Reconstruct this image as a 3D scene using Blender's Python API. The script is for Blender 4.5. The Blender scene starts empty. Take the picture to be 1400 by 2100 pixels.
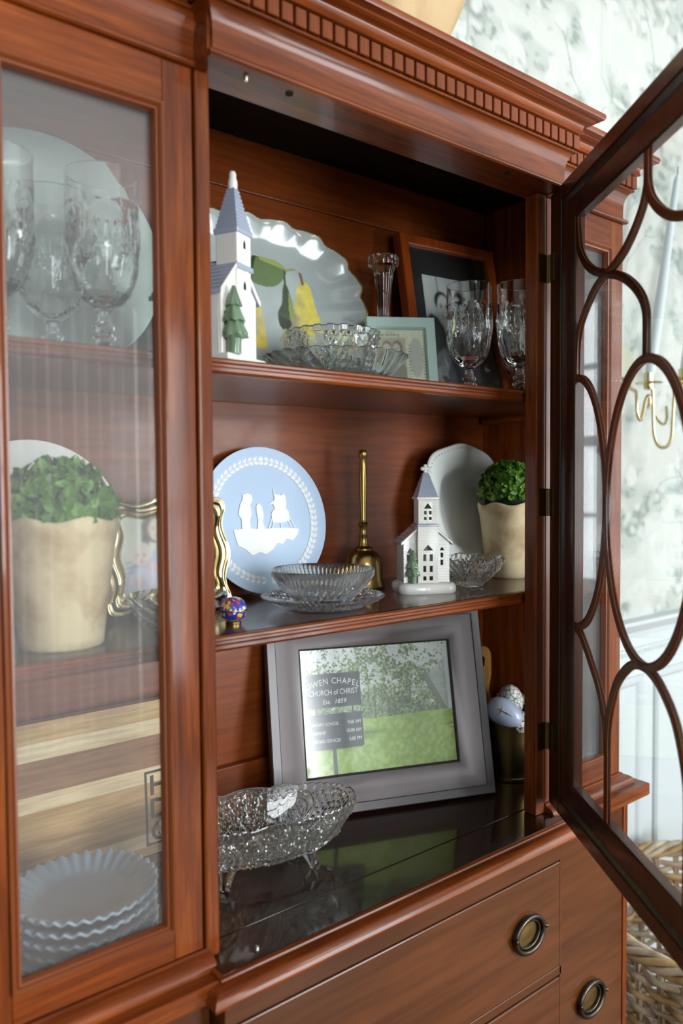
import bpy, bmesh, math, random
import numpy as np
from mathutils import Vector, Matrix, Euler

random.seed(7)
S = bpy.context.scene
COL = S.collection
PI = math.pi
R = math.radians
H = 1.40                      # height of the lens above the floor; z below is given from the lens

# ------------------------------------------------------------------ camera
cam_d = bpy.data.cameras.new('camera')
cam = bpy.data.objects.new('camera', cam_d)
COL.objects.link(cam)
FPX, YAW, PITCH, ROLL = 1592.6, 0.67343, -0.03811, -0.00672
cam_d.sensor_fit = 'VERTICAL'
cam_d.sensor_height = 36.0
cam_d.lens = 36.0 * FPX / 2100.0
cam_d.clip_start = 0.01
fw = Vector((math.sin(YAW) * math.cos(PITCH), math.cos(YAW) * math.cos(PITCH), math.sin(PITCH)))
rt = Vector((math.cos(YAW), -math.sin(YAW), 0))
up = rt.cross(fw)
rt2 = rt * math.cos(ROLL) + up * math.sin(ROLL)
up2 = -rt * math.sin(ROLL) + up * math.cos(ROLL)
mw = Matrix((rt2, up2, -fw)).transposed().to_4x4()
mw.translation = Vector((0, 0, H))
cam.matrix_world = mw
cam_d.dof.use_dof = True
cam_d.dof.focus_distance = 1.15
cam_d.dof.aperture_fstop = 3.2
S.camera = cam

# ------------------------------------------------------------------ world, lights, exposure
S.view_settings.view_transform = 'Standard'
S.view_settings.look = 'None'
S.view_settings.gamma = 1.0
S.view_settings.exposure = 0.0
S.view_settings.use_curve_mapping = False
S.cycles.max_bounces = 16
S.cycles.transmission_bounces = 14
S.cycles.glossy_bounces = 8
S.cycles.transparent_max_bounces = 16
S.cycles.diffuse_bounces = 5
S.cycles.sample_clamp_indirect = 6.0
W = bpy.data.worlds.new('daylight')
S.world = W
W.use_nodes = True
W.node_tree.nodes['Background'].inputs[0].default_value = (0.80, 0.88, 1.0, 1)
W.node_tree.nodes['Background'].inputs[1].default_value = 1.0
RX0, RX1, RY0, RY1, RZ1 = -2.4, 3.4, -2.6, 1.075, 2.7
# the windows of the room: (wall, u0, u1, z0, z1) in metres above the floor
WIN_FRONT = [(-0.85, 0.50, 0.85, 2.3), (1.92, 3.25, 0.22, 2.3)]
WIN_RIGHT = [(-1.9, -0.45, 0.85, 2.35)]
WIN_LEFT = []
def window_light(name, loc, rot, w, h, rad, col=(0.93, 0.97, 1.0)):
    l = bpy.data.lights.new(name, 'AREA')
    l.shape = 'RECTANGLE'; l.size = w; l.size_y = h
    l.energy = rad * PI * w * h; l.color = col
    o = bpy.data.objects.new(name, l); COL.objects.link(o)
    o.location = loc; o.rotation_euler = rot
LRAD = 17.0
for a, b, z0, z1 in WIN_FRONT:
    window_light('window_daylight', ((a + b) / 2, RY0 - 0.16, (z0 + z1) / 2), (R(90), 0, 0), b - a, z1 - z0, LRAD * (0.85 if a < 0 else 1.35))
for a, b, z0, z1 in WIN_RIGHT:
    window_light('window_daylight', (RX1 + 0.16, (a + b) / 2, (z0 + z1) / 2), (R(90), 0, R(90)), b - a, z1 - z0, LRAD * 0.35)
for a, b, z0, z1 in WIN_LEFT:
    window_light('window_daylight', (RX0 - 0.16, (a + b) / 2, (z0 + z1) / 2), (R(90), 0, R(-90)), b - a, z1 - z0, LRAD)

# ------------------------------------------------------------------ materials
def lin(r, g, b):
    f = lambda c: (c / 255 / 12.92) if c / 255 <= 0.04045 else ((c / 255 + 0.055) / 1.055) ** 2.4
    return (f(r), f(g), f(b), 1)
def pr(name, col, rough=0.5, metal=0.0, coat=0.0, spec=0.5, trans=0.0, ior=1.5, coat_r=0.08, sss=0):
    m = bpy.data.materials.new(name); m.use_nodes = True
    b = m.node_tree.nodes['Principled BSDF']
    b.inputs['Base Color'].default_value = col
    b.inputs['Roughness'].default_value = rough
    b.inputs['Metallic'].default_value = metal
    b.inputs['Coat Weight'].default_value = coat
    b.inputs['Coat Roughness'].default_value = coat_r
    b.inputs['Specular IOR Level'].default_value = spec
    b.inputs['Transmission Weight'].default_value = trans
    b.inputs['IOR'].default_value = ior
    return m
def nodes(m):
    t = m.node_tree
    return t.nodes, t.links, t.nodes['Principled BSDF']
def tex_noise(m, scale, vec_scale=(1, 1, 1), detail=4, rough=0.55, dist=0.0, coord='Object'):
    N, L, B = nodes(m)
    tc = N.new('ShaderNodeTexCoord'); mp = N.new('ShaderNodeMapping'); n = N.new('ShaderNodeTexNoise')
    mp.inputs['Scale'].default_value = vec_scale
    n.inputs['Scale'].default_value = scale; n.inputs['Detail'].default_value = detail
    n.inputs['Roughness'].default_value = rough; n.inputs['Distortion'].default_value = dist
    L.new(tc.outputs[coord], mp.inputs[0]); L.new(mp.outputs[0], n.inputs['Vector'])
    return n
def ramp(m, src, stops):
    N, L, B = nodes(m)
    r = N.new('ShaderNodeValToRGB'); e = r.color_ramp.elements
    e[0].position, e[0].color = stops[0]; e[1].position, e[1].color = stops[-1]
    for p, c in stops[1:-1]:
        x = e.new(p); x.color = c
    L.new(src, r.inputs[0]); return r
def bump(m, src, dist, strength=0.5):
    N, L, B = nodes(m)
    b = N.new('ShaderNodeBump'); b.inputs['Distance'].default_value = dist; b.inputs['Strength'].default_value = strength
    L.new(src, b.inputs['Height']); L.new(b.outputs[0], B.inputs['Normal']); return b
def wood(name, c1, c2, c3, axis='z', rough=0.3, coat=0.6, k=1.0, coat_r=0.12):
    m = pr(name, c2, rough, coat=coat, coat_r=coat_r, spec=0.22)
    N, L, B = nodes(m)
    s = {'x': (0.06, 1, 1), 'y': (1, 0.06, 1), 'z': (1, 1, 0.06)}[axis]
    n1 = tex_noise(m, 55 * k, s, 6, 0.6, 0.6)
    r1 = ramp(m, n1.outputs['Fac'], [(0.30, c1), (0.52, c2), (0.75, c3)])
    n2 = tex_noise(m, 260 * k, s, 3, 0.6)
    r2 = ramp(m, n2.outputs['Fac'], [(0.35, (0.72, 0.70, 0.68, 1)), (0.6, (1, 1, 1, 1))])
    n3 = tex_noise(m, 5, (1, 1, 1), 2, 0.5)
    r3 = ramp(m, n3.outputs['Fac'], [(0.3, (0.82, 0.80, 0.80, 1)), (0.7, (1.12, 1.1, 1.05, 1))])
    mx = N.new('ShaderNodeMix'); mx.data_type = 'RGBA'; mx.blend_type = 'MULTIPLY'; mx.inputs[0].default_value = 1
    mx2 = N.new('ShaderNodeMix'); mx2.data_type = 'RGBA'; mx2.blend_type = 'MULTIPLY'; mx2.inputs[0].default_value = 1
    L.new(r1.outputs[0], mx.inputs[6]); L.new(r2.outputs[0], mx.inputs[7])
    L.new(mx.outputs[2], mx2.inputs[6]); L.new(r3.outputs[0], mx2.inputs[7])
    L.new(mx2.outputs[2], B.inputs['Base Color'])
    bump(m, n2.outputs['Fac'], 0.0004, 0.25)
    return m
def vcol_mat(name, rough=0.6, coat=0.0, bumpd=0):
    m = pr(name, (0.8, 0.8, 0.8, 1), rough, coat=coat)
    N, L, B = nodes(m)
    a = N.new('ShaderNodeAttribute'); a.attribute_name = 'print'
    L.new(a.outputs['Color'], B.inputs['Base Color'])
    return m
def speckle(m, c1, c2, scale, lo=0.4, hi=0.6, vs=(1, 1, 1), detail=4):
    N, L, B = nodes(m)
    n = tex_noise(m, scale, vs, detail)
    r = ramp(m, n.outputs['Fac'], [(lo, c1), (hi, c2)])
    L.new(r.outputs[0], B.inputs['Base Color']); return n
def pane_mat(name, tint=(0.97, 0.985, 0.98, 1), dust_veil=0.0, f0=0.045, gr=0.01):
    m = bpy.data.materials.new(name); m.use_nodes = True
    t = m.node_tree; N, L = t.nodes, t.links; N.clear()
    out = N.new('ShaderNodeOutputMaterial')
    tr = N.new('ShaderNodeBsdfTransparent'); tr.inputs[0].default_value = tint
    gl = N.new('ShaderNodeBsdfGlossy'); gl.inputs['Roughness'].default_value = gr
    gl.inputs[0].default_value = (1, 1, 1, 1)
    lw = N.new('ShaderNodeLayerWeight'); lw.inputs[0].default_value = 0.5
    p = N.new('ShaderNodeMath'); p.operation = 'POWER'; p.inputs[1].default_value = 5
    ma = N.new('ShaderNodeMath'); ma.operation = 'MULTIPLY_ADD'; ma.inputs[1].default_value = 1 - f0; ma.inputs[2].default_value = f0
    mix = N.new('ShaderNodeMixShader')
    L.new(lw.outputs['Facing'], p.inputs[0]); L.new(p.outputs[0], ma.inputs[0]); L.new(ma.outputs[0], mix.inputs[0])
    L.new(tr.outputs[0], mix.inputs[1]); L.new(gl.outputs[0], mix.inputs[2])
    last = mix
    if dust_veil:  # pale diffuse layer: smudges, plus the pane's reflection veil painted in
        df = N.new('ShaderNodeBsdfDiffuse'); df.inputs[0].default_value = (0.8, 0.83, 0.86, 1)
        m2 = N.new('ShaderNodeMixShader'); m2.inputs[0].default_value = dust_veil
        L.new(mix.outputs[0], m2.inputs[1]); L.new(df.outputs[0], m2.inputs[2]); last = m2
    L.new(last.outputs[0], out.inputs[0])
    return m
W1, W2, W3 = (0.085, 0.016, 0.003, 1), (0.205, 0.043, 0.006, 1), (0.315, 0.080, 0.011, 1)
M = {}
M['wood_v'] = wood('mahogany_upright', W1, W2, W3, 'z', 0.36, 0.26)
M['wood_h'] = wood('mahogany_level', W1, W2, W3, 'x', 0.36, 0.26)
M['wood_y'] = wood('mahogany_deep', W1, W2, W3, 'y', 0.36, 0.26)
M['bar'] = pr('mahogany_bar', (0.12, 0.030, 0.008, 1), 0.36, coat=0.2, spec=0.25)
M['bead'] = pr('mahogany_bead', (0.17, 0.040, 0.009, 1), 0.3, coat=0.4, spec=0.35)
M['wood_back'] = wood('mahogany_inside', (0.165, 0.034, 0.005, 1), (0.205, 0.044, 0.006, 1), (0.245, 0.057, 0.009, 1), 'x', 0.40, 0.12, 0.5)
M['wood_base'] = wood('mahogany_drawer', (0.075, 0.022, 0.007, 1), (0.10, 0.031, 0.009, 1), (0.125, 0.040, 0.012, 1), 'x', 0.32, 0.35, 0.35)
M['wood_shaded'] = wood('mahogany_door_shaded', (0.030, 0.008, 0.004, 1), (0.052, 0.013, 0.005, 1), (0.075, 0.020, 0.007, 1), 'z', 0.36, 0.35)  # same mahogany, darkened: the shade on the open door's inner side is painted in
M['wood_top'] = wood('mahogany_top_dark', (0.010, 0.005, 0.003, 1), (0.014, 0.007, 0.004, 1), (0.020, 0.010, 0.006, 1), 'x', 0.8, 0.0)  # near-black brown for the top boards
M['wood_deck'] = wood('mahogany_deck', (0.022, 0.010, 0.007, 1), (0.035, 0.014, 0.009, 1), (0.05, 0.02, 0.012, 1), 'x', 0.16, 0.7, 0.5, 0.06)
M['wood_shelf'] = wood('mahogany_shelf', (0.06, 0.022, 0.013, 1), (0.10, 0.035, 0.018, 1), (0.14, 0.05, 0.025, 1), 'x', 0.28, 0.5, 0.5)
M['pane'] = pane_mat('window_glass')
M['pane_side'] = pane_mat('old_cabinet_glass', (0.975, 0.985, 0.985, 1), 0.045, 0.055)
M['glass'] = pr('lead_crystal', (0.99, 1, 0.995, 1), 0.0, trans=1.0, ior=1.5)
mm_ = pr('cut_crystal', (0.99, 1, 0.995, 1), 0.0, trans=1.0, ior=1.52)
N_, L_, B_ = nodes(mm_)
df_ = N_.new('ShaderNodeBsdfDiffuse'); df_.inputs[0].default_value = (0.86, 0.88, 0.87, 1)
tl_ = N_.new('ShaderNodeBsdfTranslucent'); tl_.inputs[0].default_value = (0.86, 0.88, 0.87, 1)
m1_ = N_.new('ShaderNodeMixShader'); m1_.inputs[0].default_value = 0.5
m2_ = N_.new('ShaderNodeMixShader'); m2_.inputs[0].default_value = 0.035  # small white share paints in the window light that the facets catch
L_.new(df_.outputs[0], m1_.inputs[1]); L_.new(tl_.outputs[0], m1_.inputs[2])
L_.new(B_.outputs[0], m2_.inputs[1]); L_.new(m1_.outputs[0], m2_.inputs[2])
L_.new(m2_.outputs[0], N_['Material Output'].inputs[0])
M['cut'] = mm_
M['brass'] = pr('aged_brass', lin(172, 144, 88), 0.27, 1.0)
M['brass_dark'] = pr('dark_brass', lin(126, 108, 66), 0.34, 1.0)
M['pewter'] = pr('dark_pewter', lin(78, 70, 64), 0.32, 1.0)
M['goldleaf'] = pr('champagne_gold', lin(205, 190, 150), 0.24, 1.0)
M['white_glaze'] = pr('white_glaze', lin(236, 234, 228), 0.12, coat=0.5)
M['blue_glaze'] = pr('pale_blue_glaze', lin(166, 175, 194), 0.15, coat=0.5)
M['green_glaze'] = pr('green_glaze', lin(112, 138, 110), 0.15, coat=0.5)
M['dark_in'] = pr('dark_opening', (0.01, 0.009, 0.008, 1), 0.9)
M['jasper'] = pr('pale_blue_jasper', lin(184, 204, 228), 0.75, spec=0.2)
M['relief'] = pr('white_relief', lin(240, 241, 240), 0.75, spec=0.2)
M['creamware'] = pr('white_dish', lin(222, 226, 222), 0.10, coat=0.6)
M['grey_glaze'] = pr('blue_grey_plate', lin(160, 176, 190), 0.30, coat=0.3)
M['celadon'] = pr('grey_green_plate', lin(176, 190, 182), 0.22, coat=0.4)
M['pot'] = pr('old_cream_clay', lin(205, 184, 140), 0.75, spec=0.3)
n = speckle(M['pot'], lin(186, 152, 106), lin(230, 210, 170), 22, 0.30, 0.55)
bump(M['pot'], n.outputs['Fac'], 0.0015, 0.5)
M['leaf'] = pr('boxwood_leaf', lin(58, 96, 34), 0.42, spec=0.4)
speckle(M['leaf'], lin(48, 92, 22), lin(104, 152, 48), 40, 0.35, 0.65)
M['leaf2'] = pr('boxwood_leaf_pale', lin(122, 164, 62), 0.42, spec=0.4)
M['moss'] = pr('leaf_core', lin(24, 40, 16), 0.9)
M['grey_frame'] = pr('pewter_grey_frame', lin(98, 90, 91), 0.33, 0.4)
M['grey_edge'] = pr('grey_frame_edge', lin(98, 95, 96), 0.34, 0.4)
M['black'] = pr('black_line', (0.008, 0.008, 0.008, 1), 0.6)
M['mint'] = pr('mint_paint', lin(186, 214, 206), 0.5)
M['teak'] = wood('orange_brown_frame', (0.26, 0.045, 0.007, 1), (0.36, 0.068, 0.010, 1), (0.44, 0.095, 0.015, 1), 'z', 0.35, 0.3)
M['mat_black'] = pr('dark_mount', (0.012, 0.010, 0.009, 1), 0.5)
M['print'] = vcol_mat('photo_print', 0.35)
M['wallpaper'] = vcol_mat('wallpaper_print', 0.75)
M['text_white'] = pr('sign_lettering', lin(238, 240, 240), 0.5)
M['text_black'] = pr('burnt_lettering', (0.012, 0.010, 0.008, 1), 0.7)
M['text_gray'] = pr('grey_lettering', lin(110, 108, 96), 0.7)
M['walnut'] = wood('walnut_strip', lin(138, 98, 68), lin(156, 114, 82), lin(170, 130, 96), 'x', 0.5, 0.1, 0.8)
M['acacia'] = wood('tan_strip', lin(178, 138, 86), lin(200, 162, 108), lin(214, 180, 126), 'x', 0.5, 0.1, 0.8)
M['maple'] = wood('pale_strip', lin(226, 200, 156), lin(238, 216, 176), lin(244, 226, 192), 'x', 0.5, 0.1, 0.8)
M['raw_wood'] = pr('raw_bowl_wood', lin(180, 148, 104), 0.7)
n = speckle(M['raw_wood'], lin(140, 106, 68), lin(188, 160, 118), 9, 0.32, 0.62, (1, 1, 0.5))
bump(M['raw_wood'], n.outputs['Fac'], 0.004, 0.5)
M['paddle'] = wood('honey_wood', lin(176, 120, 52), lin(196, 142, 70), lin(206, 156, 84), 'z', 0.45, 0.1)
M['wicker'] = pr('grey_wicker', lin(160, 142, 116), 0.6, spec=0.3)
speckle(M['wicker'], lin(122, 102, 78), lin(188, 174, 152), 16, 0.36, 0.62)
M['wicker2'] = pr('tan_wicker', lin(168, 138, 92), 0.6, spec=0.3)
speckle(M['wicker2'], lin(132, 102, 62), lin(190, 162, 116), 16, 0.36, 0.62)
M['candle'] = pr('pale_blue_wax', lin(196, 206, 212), 0.45, spec=0.3)
M['wick'] = pr('wick', (0.02, 0.02, 0.02, 1), 0.8)
M['paint_white'] = pr('white_wall_paint', lin(196, 202, 205), 0.5)
M['ceil'] = pr('ceiling_paint', lin(206, 206, 202), 0.9)
M['wall_plain'] = pr('pale_wallpaper', lin(212, 218, 210), 0.9)
speckle(M['wall_plain'], lin(160, 168, 160), lin(196, 202, 196), 7, 0.4, 0.6, detail=6)
M['floorwood'] = wood('oak_floor', lin(110, 78, 50), lin(134, 98, 64), lin(150, 114, 78), 'y', 0.4, 0.2)
M['curtain'] = pr('white_curtain', lin(236, 238, 240), 0.9)
M['gilt'] = pr('gilt_rim', lin(196, 160, 100), 0.3, 0.8)
M['egg_blue'] = pr('blue_egg', lin(176, 186, 212), 0.35, coat=0.3)
M['egg_print'] = pr('patterned_egg', lin(228, 226, 220), 0.4, coat=0.2)
N_, L_, B_ = nodes(M['egg_print'])
tcv = N_.new('ShaderNodeTexCoord'); vo = N_.new('ShaderNodeTexVoronoi'); vo.feature = 'DISTANCE_TO_EDGE'
vo.inputs['Scale'].default_value = 130; nz = tex_noise(M['egg_print'], 55)
ml = N_.new('ShaderNodeMath'); ml.operation = 'MULTIPLY'
L_.new(tcv.outputs['Object'], vo.inputs['Vector']); L_.new(vo.outputs['Distance'], ml.inputs[0]); L_.new(nz.outputs['Fac'], ml.inputs[1])
rr_ = ramp(M['egg_print'], ml.outputs[0], [(0.015, lin(70, 74, 86)), (0.05, lin(228, 226, 220))])
L_.new(rr_.outputs[0], B_.inputs['Base Color'])
M['enamel'] = pr('cobalt_enamel', lin(52, 60, 150), 0.2, coat=0.5)
N_, L_, B_ = nodes(M['enamel'])
vo = N_.new('ShaderNodeTexVoronoi'); vo.inputs['Scale'].default_value = 260; tcv = N_.new('ShaderNodeTexCoord')
L_.new(tcv.outputs['Object'], vo.inputs['Vector'])
sx = N_.new('ShaderNodeSeparateColor'); L_.new(vo.outputs['Color'], sx.inputs[0])
rr_ = ramp(M['enamel'], sx.outputs[0], [(0.0, lin(40, 48, 150)), (0.42, lin(52, 70, 176)), (0.55, lin(216, 168, 60)),
     (0.66, lin(178, 60, 56)), (0.78, lin(90, 140, 96)), (0.9, lin(226, 214, 214))])
rr_.color_ramp.interpolation = 'CONSTANT'
L_.new(rr_.outputs[0], B_.inputs['Base Color'])

# ------------------------------------------------------------------ mesh builder
class MB:
    def __init__(s):
        s.v = []; s.f = []; s.mi = []
    def add(s, vs, fs, mi=0, mat=None):
        k = len(s.v)
        if mat is not None:
            vs = [tuple(mat @ Vector(p)) for p in vs]
        s.v += [tuple(p) for p in vs]
        s.f += [tuple(i + k for i in f) for f in fs]
        s.mi += [mi] * len(fs)
        return s
    def box(s, x0, x1, y0, y1, z0, z1, mi=0, mat=None):
        v = [(x, y, z) for x in (x0, x1) for y in (y0, y1) for z in (z0, z1)]
        f = [(0, 1, 3, 2), (4, 6, 7, 5), (0, 4, 5, 1), (2, 3, 7, 6), (0, 2, 6, 4), (1, 5, 7, 3)]
        return s.add(v, f, mi, mat)
    def lathe(s, prof, n=48, mi=0, mat=None, mod=None, closed=False, sx=1, sy=1):
        """prof: (radius, z) list; mod(theta, index, r, z) -> (r, z)"""
        vs = []; fs = []
        m = len(prof)
        for j in range(n):
            th = 2 * PI * j / n
            for i, (r, z) in enumerate(prof):
                if mod: r, z = mod(th, i, r, z)
                vs.append((r * math.cos(th) * sx, r * math.sin(th) * sy, z))
        for j in range(n):
            a, b = j * m, ((j + 1) % n) * m
            for i in range(m - 1 + (1 if closed else 0)):
                i2 = (i + 1) % m
                if prof[i][0] < 1e-6 and prof[i2][0] < 1e-6: continue
                fs.append((a + i, b + i, b + i2, a + i2))
        return s.add(vs, fs, mi, mat)
    def tube(s, pts, rad, n=8, mi=0, closed=False, mat=None, flat=1.0):
        pts = [Vector(p) for p in pts]; k = len(pts)
        rs = rad if isinstance(rad, (list, tuple)) else [rad] * k
        vs = []; fs = []; prev = None
        for i, p in enumerate(pts):
            if closed: t = pts[(i + 1) % k] - pts[i - 1]
            else: t = pts[min(i + 1, k - 1)] - pts[max(i - 1, 0)]
            t.normalize()
            if prev is None:
                a = Vector((0, 0, 1)) if abs(t.z) < 0.9 else Vector((1, 0, 0))
                u = t.cross(a).normalized()
            else:
                u = (prev - t * prev.dot(t)).normalized()
            prev = u; w = t.cross(u)
            for j in range(n):
                th = 2 * PI * j / n
                vs.append(p + u * (rs[i] * math.cos(th)) + w * (rs[i] * flat * math.sin(th)))
        for i in range(k if closed else k - 1):
            a, b = i * n, ((i + 1) % k) * n
            for j in range(n):
                fs.append((a + j, a + (j + 1) % n, b + (j + 1) % n, b + j))
        if not closed:
            fs.append(tuple(range(n - 1, -1, -1))); fs.append(tuple((k - 1) * n + j for j in range(n)))
        return s.add(vs, fs, mi, mat)
    def prism(s, poly, h0, h1, fn, mi=0):
        """poly in (u, v), extruded from h0 to h1; fn(u, v, h) -> point"""
        k = len(poly)
        vs = [fn(u, v, h0) for u, v in poly] + [fn(u, v, h1) for u, v in poly]
        fs = [tuple(range(k)), tuple(range(2 * k - 1, k - 1, -1))]
        fs += [(i, (i + 1) % k, k + (i + 1) % k, k + i) for i in range(k)]
        return s.add(vs, fs, mi)
    def sweep(s, path, prof, closed=False, fn=None, mi=0, caps=True, profclosed=False):
        """mitred sweep of prof [(offset, h)] along path [(u, v)]; offset goes to the right of travel"""
        fn = fn or (lambda u, v, h: (u, v, h))
        k = len(path); ns = []
        for i in range(k if closed else k - 1):
            a, b = path[i], path[(i + 1) % k]
            dx, dy = b[0] - a[0], b[1] - a[1]; l = math.hypot(dx, dy)
            ns.append((dy / l, -dx / l))
        vs = []
        for i in range(k):
            if closed: n1, n2 = ns[i - 1], ns[i]
            else: n1, n2 = ns[max(i - 1, 0)], ns[min(i, k - 2)]
            d = 1 + n1[0] * n2[0] + n1[1] * n2[1]
            mx, my = (n1[0] + n2[0]) / d, (n1[1] + n2[1]) / d
            for o, h in prof:
                vs.append(fn(path[i][0] + mx * o, path[i][1] + my * o, h))
        m = len(prof); fs = []
        for i in range(k if closed else k - 1):
            a, b = i * m, ((i + 1) % k) * m
            for j in range(m - 1 + (1 if profclosed else 0)):
                j2 = (j + 1) % m
                fs.append((a + j, b + j, b + j2, a + j2))
        if caps and not closed:
            fs.append(tuple(range(m))); fs.append(tuple((k - 1) * m + j for j in range(m - 1, -1, -1)))
        return s.add(vs, fs, mi)
    def mesh(s, name, mats, smooth=None):
        me = bpy.data.meshes.new(name)
        me.from_pydata(s.v, [], s.f)
        for m in (mats if isinstance(mats, (list, tuple)) else [mats]): me.materials.append(m)
        if any(s.mi): me.polygons.foreach_set('material_index', s.mi)
        bm = bmesh.new(); bm.from_mesh(me)
        bmesh.ops.remove_doubles(bm, verts=bm.verts, dist=1e-6)
        bmesh.ops.recalc_face_normals(bm, faces=bm.faces)
        bm.to_mesh(me); bm.free()
        if smooth is not None:
            me.shade_smooth()
            if smooth < 180: me.set_sharp_from_angle(angle=R(smooth))
        me.update()
        return me
    def build(s, name, mats, parent=None, smooth=None, bevel=None, loc=None, rot=None, label=None, kind=None):
        o = bpy.data.objects.new(name, s.mesh(name, mats, smooth))
        COL.objects.link(o)
        if parent: o.parent = parent
        if loc is not None: o.location = loc
        if rot is not None: o.rotation_euler = rot
        if bevel:
            b = o.modifiers.new('bevel', 'BEVEL'); b.width = bevel; b.segments = 2; b.limit_method = 'ANGLE'
            b.angle_limit = R(40); b.harden_normals = False
        if label: o['label'] = label
        if kind: o['kind'] = kind
        return o

def thing(name, label, cat, loc, rotz=0.0, group=None, lean=0.0):
    o = bpy.data.objects.new(name, None); COL.objects.link(o)
    o.empty_display_size = 0.02
    o.location = (loc[0], loc[1], loc[2] + H); o.rotation_euler = (-lean, 0, rotz)
    o['label'] = label; o['category'] = cat
    if group: o['group'] = group
    return o
def copy_tree(root, loc, rotz=0.0, label=None):
    r = root.copy(); COL.objects.link(r)
    r.location = (loc[0], loc[1], loc[2] + H); r.rotation_euler = (0, 0, rotz)
    if label: r['label'] = label
    for ch in list(root.children):
        c = ch.copy(); COL.objects.link(c); c.parent = r
        for g in list(ch.children):
            d = g.copy(); COL.objects.link(d); d.parent = c
    return r
def structure(o):
    o['kind'] = 'structure'; return o
def text_mesh(mb, s, size, fn, mi=0, align='CENTER', xscale=1.0, depth=0.0003, shear=0.0, space=1.0, bold=0.0):
    c = bpy.data.curves.new('lettering', 'FONT'); c.body = s; c.size = size; c.align_x = align
    c.extrude = depth / 2; c.shear = shear; c.space_character = space; c.offset = bold; c.resolution_u = 3
    o = bpy.data.objects.new('lettering', c); COL.objects.link(o)
    dg = bpy.context.evaluated_depsgraph_get()
    me = bpy.data.meshes.new_from_object(o.evaluated_get(dg))
    vs = [fn(v.co.x * xscale, v.co.y, v.co.z) for v in me.vertices]
    fs = [tuple(p.vertices) for p in me.polygons]
    mb.add(vs, fs, mi)
    bpy.data.objects.remove(o); bpy.data.curves.remove(c); bpy.data.meshes.remove(me)

# ------------------------------------------------------------------ painted flat prints (photographs, wallpaper)
rng = np.random.default_rng(11)
def fnoise(h, w, sig, ax=1.0):
    """periodic smooth noise 0..1, feature size sig pixels"""
    a = rng.standard_normal((h, w)); fy = np.fft.fftfreq(h)[:, None]; fx = np.fft.fftfreq(w)[None, :]
    g = np.exp(-2 * (PI * sig) ** 2 * ((fx * ax) ** 2 + fy ** 2))
    b = np.fft.ifft2(np.fft.fft2(a) * g).real
    b = (b - b.mean()) / (b.std() + 1e-9)
    return 1 / (1 + np.exp(-1.7 * b))
def c3(r, g, b): return np.array(lin(r, g, b)[:3])
def canvas(w, h, col):
    a = np.zeros((h, w, 3)); a[:] = col; return a
def uv(a):
    h, w = a.shape[:2]
    y, x = np.mgrid[0:h, 0:w]
    return (x + 0.5) / w, (y + 0.5) / h          # v = 0 at the top
def soften(a, sig):
    h, w = a.shape[:2]; p = int(4 * sig) + 2
    b = np.pad(a, ((p, p), (p, p), (0, 0)), mode='edge'); H_, W_ = b.shape[:2]
    g = np.exp(-2 * (PI * sig) ** 2 * (np.fft.fftfreq(W_)[None, :] ** 2 + np.fft.fftfreq(H_)[:, None] ** 2))[..., None]
    return np.fft.ifft2(np.fft.fft2(b, axes=(0, 1)) * g, axes=(0, 1)).real[p:-p, p:-p]
def put(a, mask, col, op=1.0):
    m = (mask * op)[..., None] if mask.dtype != bool else (mask.astype(float) * op)[..., None]
    a[:] = a * (1 - m) + np.asarray(col) * m
def ell(a, cx, cy, rx, ry, col, op=1.0, rot=0.0):
    u, v = uv(a); ar = a.shape[0] / a.shape[1]
    dx, dy = u - cx, (v - cy) * ar
    c, s_ = math.cos(rot), math.sin(rot)
    put(a, ((dx * c + dy * s_) / rx) ** 2 + ((-dx * s_ + dy * c) / (ry * ar)) ** 2 < 1, col, op)
def poly(a, pts, col, op=1.0):
    u, v = uv(a); ins = np.zeros(u.shape, bool); n = len(pts)
    for i in range(n):
        x1, y1 = pts[i]; x2, y2 = pts[(i + 1) % n]
        if y1 == y2: continue
        c = ((y1 > v) != (y2 > v)) & (u < (x2 - x1) * (v - y1) / (y2 - y1) + x1)
        ins ^= c
    put(a, ins, col, op)
def print_mesh(name, a, w, h, mat, relief=None):
    """grid in x, z facing -y, centred in x, bottom at z = 0"""
    hh, ww = a.shape[:2]
    xs = np.linspace(-w / 2, w / 2, ww); zs = np.linspace(h, 0, hh)
    X, Z = np.meshgrid(xs, zs); Y = np.zeros_like(X) if relief is None else relief
    co = np.stack([X, Y, Z], -1).reshape(-1, 3)
    i = np.arange(hh * ww).reshape(hh, ww)
    q = np.stack([i[:-1, :-1], i[1:, :-1], i[1:, 1:], i[:-1, 1:]], -1).reshape(-1, 4)
    me = bpy.data.meshes.new(name)
    me.vertices.add(len(co)); me.vertices.foreach_set('co', co.ravel())
    me.loops.add(q.size); me.loops.foreach_set('vertex_index', q.ravel().astype(np.int32))
    me.polygons.add(len(q)); me.polygons.foreach_set('loop_start', np.arange(0, q.size, 4, dtype=np.int32))
    me.update(calc_edges=True)
    at = me.color_attributes.new('print', 'FLOAT_COLOR', 'POINT')
    col = np.ones((hh * ww, 4), np.float32); col[:, :3] = np.clip(a.reshape(-1, 3), 0, 1)
    at.data.foreach_set('color', col.ravel())
    me.materials.append(mat); me.shade_smooth(); me.validate()
    return me
def print_obj(name, a, w, h, mat, parent, loc=(0, 0, 0), relief=None):
    o = bpy.data.objects.new(name, print_mesh(name, a, w, h, mat, relief)); COL.objects.link(o)
    o.parent = parent; o.location = loc
    return o
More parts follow.
